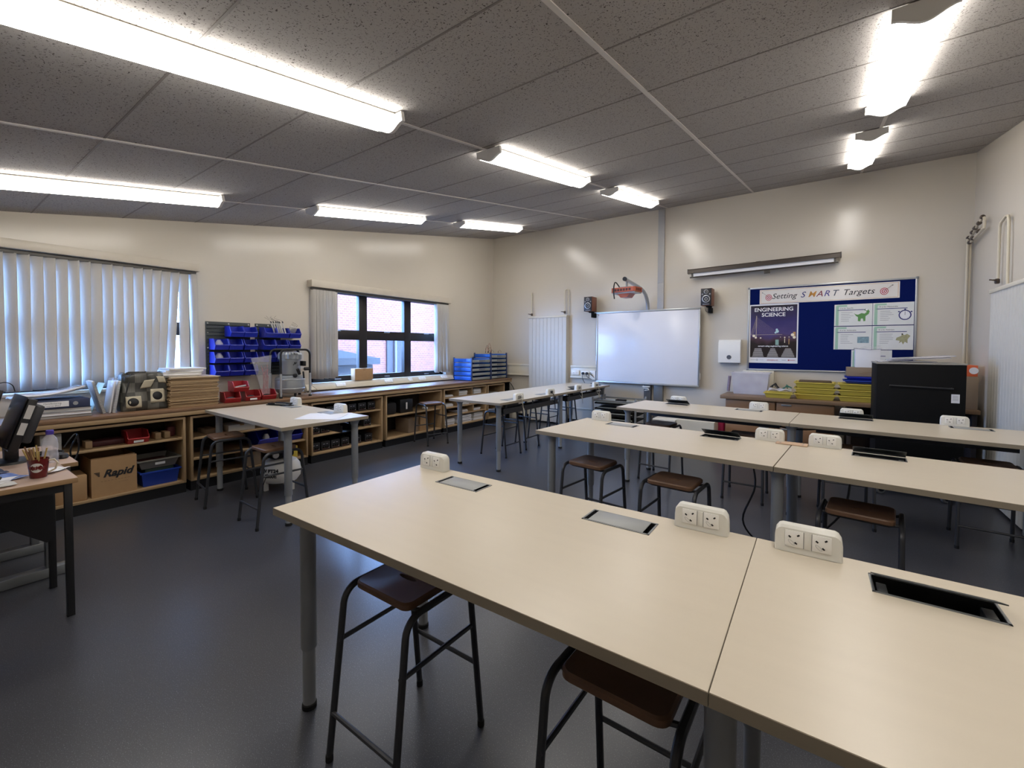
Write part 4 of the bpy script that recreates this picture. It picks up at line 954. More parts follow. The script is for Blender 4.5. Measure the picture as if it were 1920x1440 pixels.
# ================================================================== DESKS AT THE LEFT EDGE
def desk(label, x0, x1, y0, y1, h, m, edge):
    t = thing('teacher_desk', label, 'desk', (0,0,0), group='desks at the left edge')
    B(x0, x1, y0, y1, h-.025, h, .002).obj('desk_top', m, t)
    return t
deskm = mat('pinkish beech laminate', 'b89e8c', .35, var=.05, scale=3, stretch=(1, 6, 1)); desko = mat('desk edge wood', '9a7a56', .5, var=.1)
t = desk('front desk with mug and papers and black legs at the left edge', 1.885, 2.395, -8.0, -6.60, .72, deskm, desko)
B(2.3955, 2.398, -8.0, -6.60, .695, .7195, .001).obj('edge_band', desko, t)
for x, y in ((2.37, -6.635), (1.92, -6.635), (2.37, -7.95), (1.92, -7.95)): B(x-.015, x+.015, y-.015, y+.015, .001, .694, .002).obj('leg', blackmetal, t)
b = MB(); b.box(2.355, 2.385, -7.93, -6.65, .655, .694); b.box(1.905, 1.935, -7.93, -6.65, .655, .694); b.obj('frame_rail', blackmetal, t)
MB().prism([(-6.63, .30), (-6.63, .69), (-6.86, .69), (-6.86, .45), (-6.78, .38), (-6.66, .28)], (1.945, 1.955)).obj('gusset_panel', blackmetal, t)
t = desk('rear desk carrying the computer, tucked behind the front desk', 1.10, 1.865, -8.0, -6.51, .70, deskm, desko)
B(1.8655, 1.868, -8.0, -6.51, .675, .6995, .001).obj('edge_band', desko, t); B(1.25, 1.78, -6.60, -6.53, .62, .674, .003).obj('under_rail', greytray, t)
for x in (1.20, 1.72): 
    for y in (-6.62, -7.5): B(x-.03, x+.03, y-.02, y+.02, .06, .674, .004).obj('leg', alud, t)
    B(x-.035, x+.035, -7.6, -6.55, .001, .059, .006).obj('foot_rail', alud, t)
B(1.30, 1.60, -6.95, -6.93, .30, .674).obj('modesty_panel', cardboardd, t)
t = carton('cardboard_box', 'tall brown panel box under the desks at the left edge', (2.08, -7.22, .13), (.28, .30, .50), cardboardd)
t.location = (2.10, -7.25, .001)
o = B(-.04, .04, -.5, .12, 0, .055, .003).obj('floor_strip', podwhite); o.location = (2.22, -6.99, .001); tag(o, 'cream strip of trunking lying on the floor under the desk', 'strip')
# monitor seen from behind/side
t = thing('computer_monitor', 'black flat monitor leaning back, its edge with two pale stickers facing the room', 'monitor', (1.56, -6.76, .7005), R(2))
M = Matrix.Translation((0, .0, .085)) @ Matrix.Rotation(R(-17), 4, 'X')
B(-.20, .20, -.030, .010, 0, .31, .006, M=M).obj('screen_case', blackmetal, t); B(-.15, .15, .012, .06, .05, .28, .014, M=M).obj('back_shell', mat('dark grey shell', '35363a', .4), t)
B(.2002, .2012, -.022, .006, .10, .17, M=M).obj('sticker', paperb, t); B(.2002, .2012, -.022, .006, .195, .275, M=M).obj('sticker', paperb, t)
B(-.19, .19, -.0362, -.0352, .012, .318, M=M).obj('screen', mat('dark screen', '0c0c12', .1), t)
B(-.03, .03, -.02, .04, 0.01, .15, .006).obj('stand_neck', blackmetal, t); MB().lathe([(.11, 0), (.105, .012), (.04, .02)], (0, .0, 0), 24).obj('stand_base', blackmetal, t)
t = thing('computer_monitor', 'second dark monitor behind the leaning one, with the webcam on top', 'monitor', (1.22, -6.88, .7005), R(4))
M = Matrix.Translation((0, .0, .10)) @ Matrix.Rotation(R(-14), 4, 'X')
B(-.20, .20, -.03, .03, 0, .34, .006, M=M).obj('screen_case', mat('brown black plastic', '2b2522', .3), t); B(-.03, .03, -.02, .04, .01, .17, .006).obj('stand_neck', blackmetal, t); MB().lathe([(.11, 0), (.10, .012)], (0, 0, 0), 20).obj('stand_base', blackmetal, t)
t = thing('web_camera', 'small black webcam with a curled lead on top of the rear monitor', 'camera', (1.30, -6.79, 1.137))
MB().lathe([(.014, 0), (.022, .01), (.02, .03), (.006, .04)], n=12).obj('camera_body', blackmetal, t); MB().stube([(0, .01, .02), (0, .05, .03), (0, .08, .01), (0, .09, -.03)], .003, 6).obj('lead', blackmetal, t)
t = thing('keyboard_tangle', 'dark tangle of computer leads at the foot of the monitor', 'cables', (1.55, -6.60, .7005))
for k in range(9):
    a = random.uniform(0, 6); MB().stube([(.10*math.cos(a+q*.7)*random.uniform(.5, 1), .075*math.sin(a+q*.9), .006+.02*abs(math.sin(q+k))) for q in range(6)], .004, 6).obj('lead', blackmetal, t)
o = MB().stube([(1.40, -6.50, .72), (1.38, -6.44, .80), (1.36, -6.42, .70), (1.38, -6.45, .62), (1.41, -6.47, .70), (1.40, -6.43, .80)], .005, 8).obj('coiled_lead', blackmetal); tag(o, 'coiled black lead hanging off the back of the rear desk', 'cable')
# bottle, mouse, mug, papers
t = thing('water_bottle', 'clear plastic water bottle with a purple cap on the rear desk', 'bottle', (1.82, -6.62, .7005))
MB().lathe([(.030, .0), (.036, .006), (.036, .06), (.033, .075), (.036, .09), (.036, .125), (.03, .155), (.016, .175), (.013, .182)], n=24).obj('bottle_body', film('bottle plastic', 'e8e8f4', .35, .08), t)
MB().lathe([(.017, .178), (.0175, .182), (.0175, .20), (.015, .203)], n=20).obj('cap', purple, t)
t = MB().lathe([(.03, 0), (.034, .008), (.03, .025), (.012, .034)], n=18, M=Matrix.Diagonal((1.6, 1, 1, 1))).obj('computer_mouse', blackmetal); t.location = (1.66, -6.555, .7005); t.rotation_euler = (0, 0, .3); tag(t, 'black computer mouse beside the water bottle', 'mouse')
t = thing('pencil_mug', 'dark red mug with a white oval logo, stuffed with pencils', 'mug', (2.235, -6.72, .7205), R(-18))
MB().lathe([(.030, 0), (.032, .002), (.040, .09), (.0405, .098), (.037, .098), (.030, .012), (.002, .010)], n=32).obj('mug_body', redenamel, t)
MB().tube([(0, .036, .084), (0, .058, .086), (0, .071, .066), (0, .062, .036), (0, .034, .020)], .0045, 10).obj('handle', mat('cream glaze', 'cdc3ad', .3), t)
def wrap(P, r0, z0):   # patch on the conical mug wall
    return [(math.cos(a)*(r0+.11*(z-.0)), math.sin(a)*(r0+.11*(z-.0)), z) for a, z in P]
lg = MB(); c_ = [(.66*math.cos(q), .055+.024*math.sin(q)) for q in [2*PI*i/28 for i in range(28)]]
lg._add([(math.cos(a)*(.0322+.092*z), math.sin(a)*(.0322+.092*z), z) for a, z in c_]+[(.0325+.092*.055+.001, 0, .055)], [(i, (i+1) % 28, 28) for i in range(28)])
lg.obj('oval_logo', paperb, t); o = text('mug_lettering', 'KitKat', .023, mat('dark red ink', '6d1517', .5), t, (0, 0, 0), LWR, 'CENTER', .1, .001)
for v in o.data.vertices:
    z_ = v.co.y+.055; rr = .0345+.092*z_+v.co.z; a = v.co.x/.037; v.co = Vector((math.sin(a)*rr, v.co.y, math.cos(a)*rr))
o.location = (0, 0, .055); o.rotation_euler = LWR
for k in range(16):
    a = random.uniform(0, 2*PI) if k > 6 else PI+random.uniform(-.8, 1.2); q = .022; e = Vector((.028*math.cos(a)+random.uniform(-.008, .008), -.034*abs(math.sin(a))-.01 if k < 9 else .04*math.sin(a), .0))
    MB().tube([(q*.5*math.cos(a), q*.5*math.sin(a), .013), (q*math.cos(a)+e.x, q*math.sin(a)*.6+e.y, random.uniform(.135, .165))], .0034, 6).obj('pencil', pencilwood if k % 3 else mat('brown pencil', '7d5a3f', .5), t)
for k, (x, y, r, dims, m, l) in enumerate(((2.12, -6.86, 20, (.11, .08), mat('glossy blue leaflet', '7f97d8', .2, var=.4, scale=9), 'glossy blue leaflet on the front desk'), (2.18, -6.95, -30, (.10, .14), paper, 'white printed papers left of the mug'),
      (2.30, -6.90, 8, (.06, .09), paperb, 'pale papers at the front edge of the desk'), (2.14, -6.665, 40, (.05, .06), paper, 'crumpled white tissue behind the mug handle'), (1.98, -6.93, 10, (.07, .12), mat('dark blue booklet', '3c4560', .4), 'dark booklet at the rear of the front desk'))):
    o = MB().grid(lambda u, v: Vector(((u-.5)*2*dims[0], (v-.5)*2*dims[1], .003+.001*k+.006*abs(math.sin(5*u+3*v+k)))), 8, 8).obj('loose_paper', m, solid=.0015); o.location = (x, y, .7205); o.rotation_euler = (0, 0, R(r)); tag(o, l, 'paper')
t = thing('wire_earphones', 'black earphones trailing over the papers on the front desk', 'earphones', (2.24, -6.90, .735))
MB().stube([(-.1, -.05, .004), (-.04, 0, .010), (0, .05, .006), (.03, .02, .012), (.0, -.06, .006)], .0018, 6).obj('lead', blackmetal, t)
for q in ((-.1, -.05, .006), (0.0, .05, .008)): MB().lathe([(.004, 0), (.007, .006), (.003, .012)], q, 10).obj('ear_bud', blackmetal, t)

# ================================================================== FAR WALL
# slatted heater casing with its pipes
def slat_panel(name, label, x0, x1, y, z0, z1, pitch=.078):
    t = thing(name, label, 'heater cover', (0,0,0), group=None)
    b = MB(); n = int(round((x1-x0)/pitch)); p = (x1-x0)/n
    pr = [(x0, 0), ]
    for k in range(n):
        a = x0+k*p; pr += [(a+.004, y), (a+p-.004, y), (a+p, y+.006)]
    pr[0] = (x0, -.002); pr = [(x0, -.002), (x0, y+.006)]+pr[1:]; pr += [(x1, -.002)]
    b.prism(pr, (z0, z1), axis='z'); b.obj('slatted_front', mat('pale grey painted slats', 'cfcbc2', .4, var=.02), t, smooth=False)
    B(x0-.01, x1+.01, y-.012, -.002, z1+.0005, z1+.035, .003).obj('top_board', creamgloss, t)
    return t
slat_panel('heater_cover', 'tall cream slatted heater cover on the far wall behind the pair of tables', .95, 1.755, -.11, .03, 1.965)
t = thing('heater_cover', 'tall slatted heater cover on the right wall beyond the third row of tables', 'heater cover', (0,0,0))
b = MB(); pr = [(6.898, -2.16), ]
n = 13; p = .96/n
pr = [(6.898, -2.16), (6.796, -2.16)]
for k in range(n): a = -2.16+k*p; pr += [(6.79, a+.004), (6.79, a+p-.004), (6.796, a+p)]
pr += [(6.898, -1.20)]
b.prism(pr, (.03, 1.925), axis='z'); b.obj('slatted_front', MATS['pale grey painted slats'], t, smooth=False); B(6.78, 6.898, -2.17, -1.19, 1.9255, 1.96, .003).obj('top_board', creamgloss, t)
def pipe(name, label, pts, r=.011, valves=(), group=None, m=pipepaint):
    t = thing(name, label, 'pipe', (0,0,0), group=group); MB().tube(pts, r, 12).obj('pipe', m, t)
    for v in valves:
        MB().lathe([(.014, -.028), (.019, -.02), (.019, .012), (.013, .02)], v, 12).obj('valve_body', brass, t)
        MB().tube([(v[0], v[1], v[2]), (v[0]-.03, v[1]-.035, v[2]+.005)], .008, 8).obj('valve_spindle', brass, t)
        MB().tube([(v[0]-.06, v[1]-.035, v[2]+.01), (v[0]-.005, v[1]-.04, v[2]-.002)], .006, 8).obj('lever', brass, t)
    return t
pipe('heating_pipe', 'thin painted pipe rising from the left end of the slatted cover on the far wall', [(.975, -.05, 1.992), (.975, -.05, 2.46)], .011, [(.975, -.05, 2.045)], 'pipes by the far slatted cover')
pipe('heating_pipe', 'hairpin pipe rising from the right end of the slatted cover on the far wall', [(1.69, -.05, 1.992), (1.69, -.05, 2.44), (1.70, -.045, 2.465), (1.725, -.04, 2.475), (1.75, -.04, 2.46), (1.755, -.04, 2.43), (1.755, -.04, 1.992)], .010, [(1.69, -.05, 2.06)], 'pipes by the far slatted cover')
# dado trunking
for n_, (x0, x1) in (('trim_2', (.03, .945)), ('trim_3', (1.815, 2.33))):
    b = MB(); b.box(x0, x1, -.045, -.001, .865, 1.085, .004); b.box(x0, x1, -.058, -.045, 1.055, 1.09, .004); b.box(x0, x1, -.058, -.045, .865, .895, .004); struct(b, n_, creamgloss)
struct(B(4.60, 4.985, -.05, -.001, .79, 1.095, .004), 'trim_4', creamgloss)
struct(B(1.0, 4.4, -.02, -.0125, .30, .33, .003), 'trim_5', creamgloss)
t = thing('wall_socket', 'blank-faced double socket plate at the left of the trunking by the whiteboard', 'socket', (1.92, -.0585, .965), rot=(0,0,0)); B(-.075, .075, -.010, 0, -.04, .04, .004).obj('plate', whitegloss, t)
for dx in (-.035, .035): B(dx-.003, dx+.003, -.0106, -.0095, -.012, .0).obj('slot', darkslot, t)
t = thing('wall_socket', 'double wall socket with two round black plugs by the whiteboard', 'socket', (2.115, -.0585, .955)); B(-.075, .075, -.010, 0, -.04, .04, .004).obj('plate', whitegloss, t)
for dx, l in ((-.035, 'black round plug, left one in the wall socket by the whiteboard'), (.04, 'black round plug, right one in the wall socket by the whiteboard')):
    p = thing('black_plug', l, 'plug', (2.115+dx, -.0695, .955), group='black plugs by the whiteboard'); MB().lathe([(.024, 0), (.024, .025), (.016, .035)], (0,0,0), 16, M=Matrix.Rotation(PI/2, 4, 'X')).obj('plug_body', blackmetal, p)
    pts = [(0, -.03, -.01), (.005, -.05, -.06), (.06, -.12, -.11), (.11, -.16, -.155)] if dx < 0 else [(0, -.03, -.01), (.01, -.03, -.05), (.04, -.02, -.075)]
    MB().stube(pts, .0045, 8).obj('cable', blackmetal, p)
t = thing('adaptor_cluster', 'cluster of data sockets and leads tucked against the left edge of the whiteboard', 'socket', (2.27, -.0585, .93)); B(-.05, .05, -.03, 0, -.08, .08, .005).obj('plate', whitegloss, t)
for k in range(4): MB().stube([(-.03+.02*k, -.03, .05-.03*k), (-.05, -.07, .03), (-.06, -.06, -.04), (-.02, -.035, -.07)], .005, 8).obj('lead', blackmetal if k % 2 else wiregrey, t)
# whiteboard on its lift stand
t = thing('whiteboard', 'large framed interactive whiteboard in the middle of the far wall', 'whiteboard', (3.185, -.09, 1.42))
B(-.815, .815, -.018, -.002, -.575, .575, .001).obj('board_surface', boardwhite, t)
f = MB(); f.box(-.84, .84, -.026, .012, .578, .605, .004); f.box(-.84, .84, -.026, .012, -.605, -.578, .004); f.box(-.84, -.817, -.026, .012, -.578, .578, .004); f.box(.817, .84, -.026, .012, -.578, .578, .004); f.obj('board_frame', alu, t)
B(-.80, .80, -.001, .012, -.56, .56).obj('back_sheet', alud, t)
B(-.808, -.796, -.0188, -.018, .545, .557).obj('corner_mark', inkblk, t); B(.843, .85, -.02, .0, -.49, -.39, .002).obj('pen_clip', whitegloss, t); B(-.85, -.843, -.02, .0, -.30, -.15, .002).obj('pen_clip', whitegloss, t)
t = thing('board_stand', 'grey two-column lift stand carrying the whiteboard', 'stand', (3.30, -.04, 0))
B(-.13, -.02, -.035, .035, .04, 1.9, .003).obj('column', mat('dark grey column', '66686c', .4, metal=.3), t); B(.03, .17, -.035, .035, .04, 1.9, .003).obj('column', alud, t)
B(-.30, .33, -.33, .03, 0, .039, .004).obj('foot_plate', alud, t); B(-.14, -.02, -.085, -.036, .775, .790, .002).obj('cable_clip', whitegloss, t); MB().tube([(-.12, -.07, .76), (-.04, -.09, .755), (-.03, -.09, .735), (-.10, -.08, .725)], .007, 8).obj('white_hook', whitegloss, t)
# vertical trunking to the ceiling
t = thing('vertical_trunking', 'grey vertical cable trunking rising from the whiteboard to the ceiling', 'trunking', (3.405, 0, 0)); B(-.05, .05, -.032, -.001, 2.45, cz(-.03)-.006, .003).obj('trunking_length', mat('grey trunking', 'a9a8a8', .45), t); B(-.05, .05, -.032, -.001, 1.93, 2.449, .003).obj('trunking_length', mat('grey trunking', 'a9a8a8', .45), t)
# projector and arm
t = thing('swan_neck_bracket', 'silver curved arm reaching out above the whiteboard', 'bracket', (0,0,0))
ap = [(3.215, -.055, 1.98), (3.215, -.075, 2.12), (3.212, -.11, 2.20), (3.208, -.17, 2.265), (3.20, -.26, 2.315), (3.195, -.38, 2.345), (3.185, -1.0, 2.405)]
MB().tube(ap, .028, 16).obj('arm_tube', alu, t); MB().lathe([(.031, 0), (.031, .02)], (3.184, -1.0, 2.405), 16, M=Matrix.Rotation(PI/2, 4, 'X')).obj('end_cap', blackmetal, t)
MB().tube([(3.185, -.93, 2.385), (3.185, -.93, 2.31)], .014, 10).obj('drop_stem', alud, t); B(3.10, 3.27, -1.0, -.86, 2.285, 2.297, .003).obj('mount_plate', alud, t)
MB().stube([(3.11, -1.02, 2.29), (3.06, -1.06, 2.36), (3.04, -1.07, 2.25), (3.05, -1.06, 2.12)], .009, 8).obj('cable_loop', blackmetal, t)
t = thing('projector', 'orange and grey projector hanging from the arm above the whiteboard', 'projector', (3.185, -.93, 2.185), R(-8))
MB().prism([(-.19, -.105), (-.17, -.125), (.17, -.125), (.19, -.105), (.19, .10), (.17, .125), (-.17, .125), (-.19, .10)], (.03, .097), axis='z').obj('case', orange, t)
MB().prism([(-.18, -.10), (.18, -.10), (.18, .10), (-.18, .10)], (.012, .029), axis='z').obj('under_tray', mat('pale grey plastic', 'b6b2b0', .4), t)
MB().prism([(-.10, 0.011), (.10, .011), (.05, -.045), (-.05, -.045)], (-.09, .07), axis='y').obj('lamp_hump', orange, t)
for k in range(6): B(-.13+.045*k, -.095+.045*k, -.1262, -.1245, .045, .08).obj('vent', mat('dark vent', '4a2218', .6), t)
for k in range(4): B(.1895, .191, -.08+.04*k, -.055+.04*k, .045, .08).obj('vent', mat('dark vent', '4a2218', .6), t)
# speakers
def speaker(label, x0):
    t = thing('wall_speaker', label, 'speaker', (x0, -.06, 2.035), group='wooden wall speakers')
    B(0, .15, -.19, 0, 0, .25, .003).obj('cabinet', walnut, t); B(.003, .147, -.197, -.191, .003, .247, .003).obj('baffle', speakerblk, t)
    RX = Matrix.Rotation(PI/2, 4, 'X')
    for z, r_ in ((.095, .055), (.20, .030)):
        c = MB().lathe([(r_*.98, 0), (r_, .006), (r_*.82, .008), (r_*.80, .003)], (.075, -.1972, z), 28, M=RX).obj('driver_ring', chrome, t)
        MB().lathe([(r_*.79, .0), (r_*.74, .006), (r_*.66, .004), (r_*.3, -.0), (r_*.28, .004), (.002, .008)], (.075, -.1990, z), 24, M=RX).obj('cone', conegrey, c)
    for x in (.025, .125): MB().lathe([(.012, 0), (.010, .002)], (x, -.1972, .165), 12, M=RX).obj('port', inkgrey, t)
    B(.03, .12, -.1985, -.197, .012, .024).obj('name_strip', inkgrey, t)
    B(.06, .13, -.13, -.03, -.02, -.001, .004).obj('bracket_plate', black, t); B(.08, .125, -.075, .058, -.10, -.021, .006).obj('bracket_arm', black, t)
speaker('wooden wall speaker left of the projector', 2.17); speaker('wooden wall speaker right of the whiteboard under the screen case', 4.055)
o = MB().tube([(4.075, -.055, 2.03), (4.08, -.03, 1.97), (4.13, -.02, 1.94), (4.17, -.02, 1.97)], .003, 6).obj('speaker_wire', blackmetal); tag(o, 'thin black wire looping under the right wall speaker', 'cable')
# projection screen case
t = thing('projection_screen', 'rolled-up projection screen in a brown-grey case high above the noticeboard', 'screen', (4.77, -.12, 2.585), rot=(0, R(-1.15), 0))
b = MB(); b.prism([(-.035, -.03), (.03, -.03), (.035, -.02), (.035, .02), (.02, .035), (-.02, .035), (-.035, .02)], (-.925, .925)); b.obj('case', mat('brown grey case', '4a423c', .35, metal=.3), t)
for s in (-1, 1): B(s*.925-.006, s*.925+.006, -.038, .038, -.033, .038, .003).obj('end_cap', mat('screen end cap', '3c3733', .4), t)
B(-.85, .86, -.012, -.010, -.078, -.031).obj('fabric', paper, t); MB().tube([(-.90, -.011, -.088), (.90, -.011, -.088)], .010, 10).obj('bottom_bar', mat('screen end cap', '3c3733', .4), t)
for x in (-.865, .865): B(x-.012, x+.012, -.016, -.004, -.08, -.031).obj('stop', mat('screen end cap', '3c3733', .4), t)
B(.075, .15, -.03, -.012, -.145, -.099, .003).obj('pull_handle', mat('screen end cap', '3c3733', .4), t); B(-.03, .03, .036, .118, -.02, .05, .003).obj('wall_bracket', mat('screen end cap', '3c3733', .4), t)
# towel dispenser
t = thing('towel_dispenser', 'white paper towel dispenser left of the noticeboard', 'dispenser', (4.425, -.002, 1.19))
MB().prism([(0, 0), (-.105, .01), (-.115, .14), (-.10, .30), (-.07, .34), (0, .345)], (-.145, .145)).obj('cover', whitegloss, t); MB().lathe([(.031, 0), (.031, .002)], (0, -.1135, .09), 24, M=Matrix.Rotation(PI/2+.08, 4, 'X')).obj('window_disc', mat('grey window', '5b6068', .2), t)
B(-.12, .12, -.09, -.01, -.012, -.001, .003).obj('outlet', inkgrey, t)
# noticeboard
t = thing('noticeboard', 'wide dark blue felt noticeboard with aluminium frame', 'noticeboard', (0,0,0))
B(4.67, 6.42, -.016, -.002, 1.12, 2.25).obj('felt', navy, t); f = MB(); f.box(4.648, 6.442, -.024, -.002, 2.25, 2.272, .003); f.box(4.648, 6.442, -.024, -.002, 1.098, 1.12, .003); f.box(4.648, 4.67, -.024, -.002, 1.12, 2.25, .003); f.box(6.42, 6.442, -.024, -.002, 1.12, 2.25, .003); f.obj('frame', alu, t)
for x in (4.655, 6.435):
    for z in (1.105, 2.265): B(x-.014, x+.014, -.027, -.002, z-.014, z+.014, .004).obj('corner_cap', alud, t)
Y0 = -.0165
def sheet(name, label, cat, x0, x1, z0, z1, m=paper, group=None, layer=0):
    t = thing(name, label, cat, ((x0+x1)/2, Y0-.0012*layer, (z0+z1)/2), group=group)
    B(-(x1-x0)/2, (x1-x0)/2, -.001, 0, -(z1-z0)/2, (z1-z0)/2).obj('sheet', m, t, smooth=False); return t
def bar(t, x0, x1, z0, z1, m, name='printed_bar', d=.0016): return B(x0, x1, -d, -.001, z0, z1).obj(name, m, t, smooth=False)
def disc(t, x, z, r_, m, d, name='printed_disc', sx=1): return MB().lathe([(r_, 0), (r_, .0004)], (x, -d, z), 28, M=Matrix.Rotation(PI/2, 4, 'X') @ Matrix.Diagonal((sx, 1, 1, 1))).obj(name, m, t, smooth=False)
t = sheet('banner', 'laminated banner with target drawings across the top of the noticeboard', 'banner', 4.79, 6.28, 2.035, 2.235, mat('laminated white', 'e2ddd8', .18))
for z in (-.088, .088): bar(t, -.73, .73, z-.0015, z+.0015, inkorange, 'border_line')
for x in (-.73, .73): bar(t, x-.0015, x+.0015, -.088, .088, inkorange, 'border_line')
text('banner_word', 'Setting', .105, inkblk, t, (-.60, -.0015, -.002), shear=.3, sx=1.0)
xx = -.265
for ch, m, w_ in (('S', inkblue, .078), ('M', inkorange, .088), ('A', inkmaroon, .076), ('R', mat('violet ink', '4f4a8c', .6), .078), ('T', mat('slate ink', '45505c', .6), .07)):
    text('banner_letter', ch, .108, m, t, (xx, -.0015, -.002), shear=.3, bold=.0004); xx += w_+.004
text('banner_word', 'Targets', .105, inkblk, t, (.185, -.0015, -.002), shear=.3)
for x, s in ((-.635, -1), (.60, 1)):
    for r_, m, d in ((.044, inkred, .0015), (.036, paper, .0019), (.028, inkred, .0023), (.018, paper, .0027), (.009, inkred, .0031)): disc(t, x, -.012, r_, m, d, 'target_ring', .9)
    MB().tube([(x, -.004, -.008), (x+s*.075, -.004, .06)], .0015, 6).obj('arrow', inkblk, t); MB().prism([(x+s*.07, .062), (x+s*.085, .062), (x+s*.078, .05)], (-.0045, -.003), axis='y').obj('arrow_flight', inkblk, t)
# poster: a night view of a cable-stayed bridge
nightm = bpy.data.materials.new('night sky print'); nightm.use_nodes = True; nt = nightm.node_tree; N = nt.nodes; L = nt.links
tc = N.new('ShaderNodeTexCoord'); sp = N.new('ShaderNodeSeparateXYZ'); L.new(tc.outputs['Object'], sp.inputs[0]); nz = N.new('ShaderNodeTexNoise'); nz.inputs['Scale'].default_value = 5; L.new(tc.outputs['Object'], nz.inputs['Vector'])
ad = N.new('ShaderNodeMath'); ad.operation = 'MULTIPLY_ADD'; ad.inputs[1].default_value = .25; L.new(nz.outputs['Fac'], ad.inputs[0]); L.new(sp.outputs[2], ad.inputs[2])
cr = N.new('ShaderNodeValToRGB'); L.new(ad.outputs[0], cr.inputs[0]); e = cr.color_ramp.elements
cr.color_ramp.interpolation = 'LINEAR'; e[0].position = .0; e[0].color = lin('1d1417'); e[1].position = .52; e[1].color = lin('1c1420')
for ps, c in ((.06, '4a3140'), (.12, '4b3f74'), (.30, '2f2a66')): q = cr.color_ramp.elements.new(ps); q.color = lin(c)
L.new(cr.outputs[0], N['Principled BSDF'].inputs['Base Color']); N['Principled BSDF'].inputs['Roughness'].default_value = .3
t = sheet('poster', 'engineering poster with a floodlit bridge at night on the left of the noticeboard', 'poster', 4.668, 5.255, 1.205, 2.03)
B(-.278, .278, -.0014, -.001, -.335, .395).obj('picture', nightm, t, smooth=False)
text('poster_title', 'ENGINEERING', .073, inkwhite, t, (.0, -.0018, .335), align='CENTER', bold=.0012); text('poster_title', 'SCIENCE', .073, inkwhite, t, (.0, -.0018, .262), align='CENTER', bold=.0012)
b = MB(); bx = -.205
b.box(bx-.005, bx+.005, -.0020, -.0014, -.06, .255); 
for k in range(11):
    for s in (-1, 1):
        z = .24-.012*k; x2 = bx+s*(.03+(.25 if s > 0 else .05)*(1-k/11)); x2 = max(-.276, x2)
        b.tube([(bx, -.0017, z), (x2, -.0017, -.012+.01*0)], .0006, 4)
b.obj('bridge_cables', mat('lit bridge print', 'a79890', .5), t, smooth=False)
bar(t, -.275, .11, -.018, -.012, mat('lit bridge print', 'a79890', .5), 'bridge_deck', .0021)
glow = mat('floodlight print', 'f0e6cc', .5); cy = mat('cyan floodlight print', 'bfe0e2', .5)
for x, z, r_, m in ((.045, .055, .014, cy), (.05, .03, .02, cy), (.03, .012, .012, cy), (-.235, -.03, .018, glow), (-.21, -.055, .014, glow), (-.15, -.06, .010, glow), (.23, -.02, .02, glow), (.25, -.055, .018, glow), (.14, -.055, .009, glow), (.09, -.05, .005, glow), (.19, -.05, .006, glow)): disc(t, x, z, r_, m, .0024, 'lit_spot')
for x, w_, z0, z1, m in ((.05, .04, -.16, -.085, mat('green reflection print', '8fb0a6', .5)), (.14, .008, -.13, -.07, glow), (.19, .010, -.15, -.07, mat('amber reflection print', 'b98f5c', .5)), (.25, .03, -.06, .02, mat('amber reflection print', 'b98f5c', .5))): bar(t, x-w_/2, x+w_/2, z0, z1, m, 'reflection', .0020)
text('poster_strapline', 'careers using engineering science', .027, inkwhite, t, (0, -.0018, -.175), align='CENTER', bold=.0008)
b = MB()
for c_, w0, w1 in ((-.18, .09, .15), (0, .055, .15), (.18, .07, .17)):
    for k in range(12): w_ = (w0+(w1-w0)*k/11)*random.uniform(.9, 1); b.box(c_-w_/2, c_+w_/2, -.0019, -.0014, -.210-.0102*k-.003, -.210-.0102*k+.0025)
b.obj('small_print', mat('small white print', 'b5b0ae', .6), t, smooth=False)
text('poster_credit', 'planetplus.net', .024, inkred, t, (.0, -.0018, -.37), align='CENTER'); disc(t, -.19, -.37, .013, inkgrey, .0016, 'round_logo'); disc(t, -.19, -.37, .008, paper, .0020, 'round_logo')
bar(t, -.27, -.21, -.373, -.369, inkgrey); bar(t, -.16, -.11, -.372, -.369, inkgrey); bar(t, .11, .16, -.373, -.368, inkgrey); disc(t, .19, -.37, .009, inkred, .0016, 'round_logo'); bar(t, .2, .265, -.373, -.367, inkred)
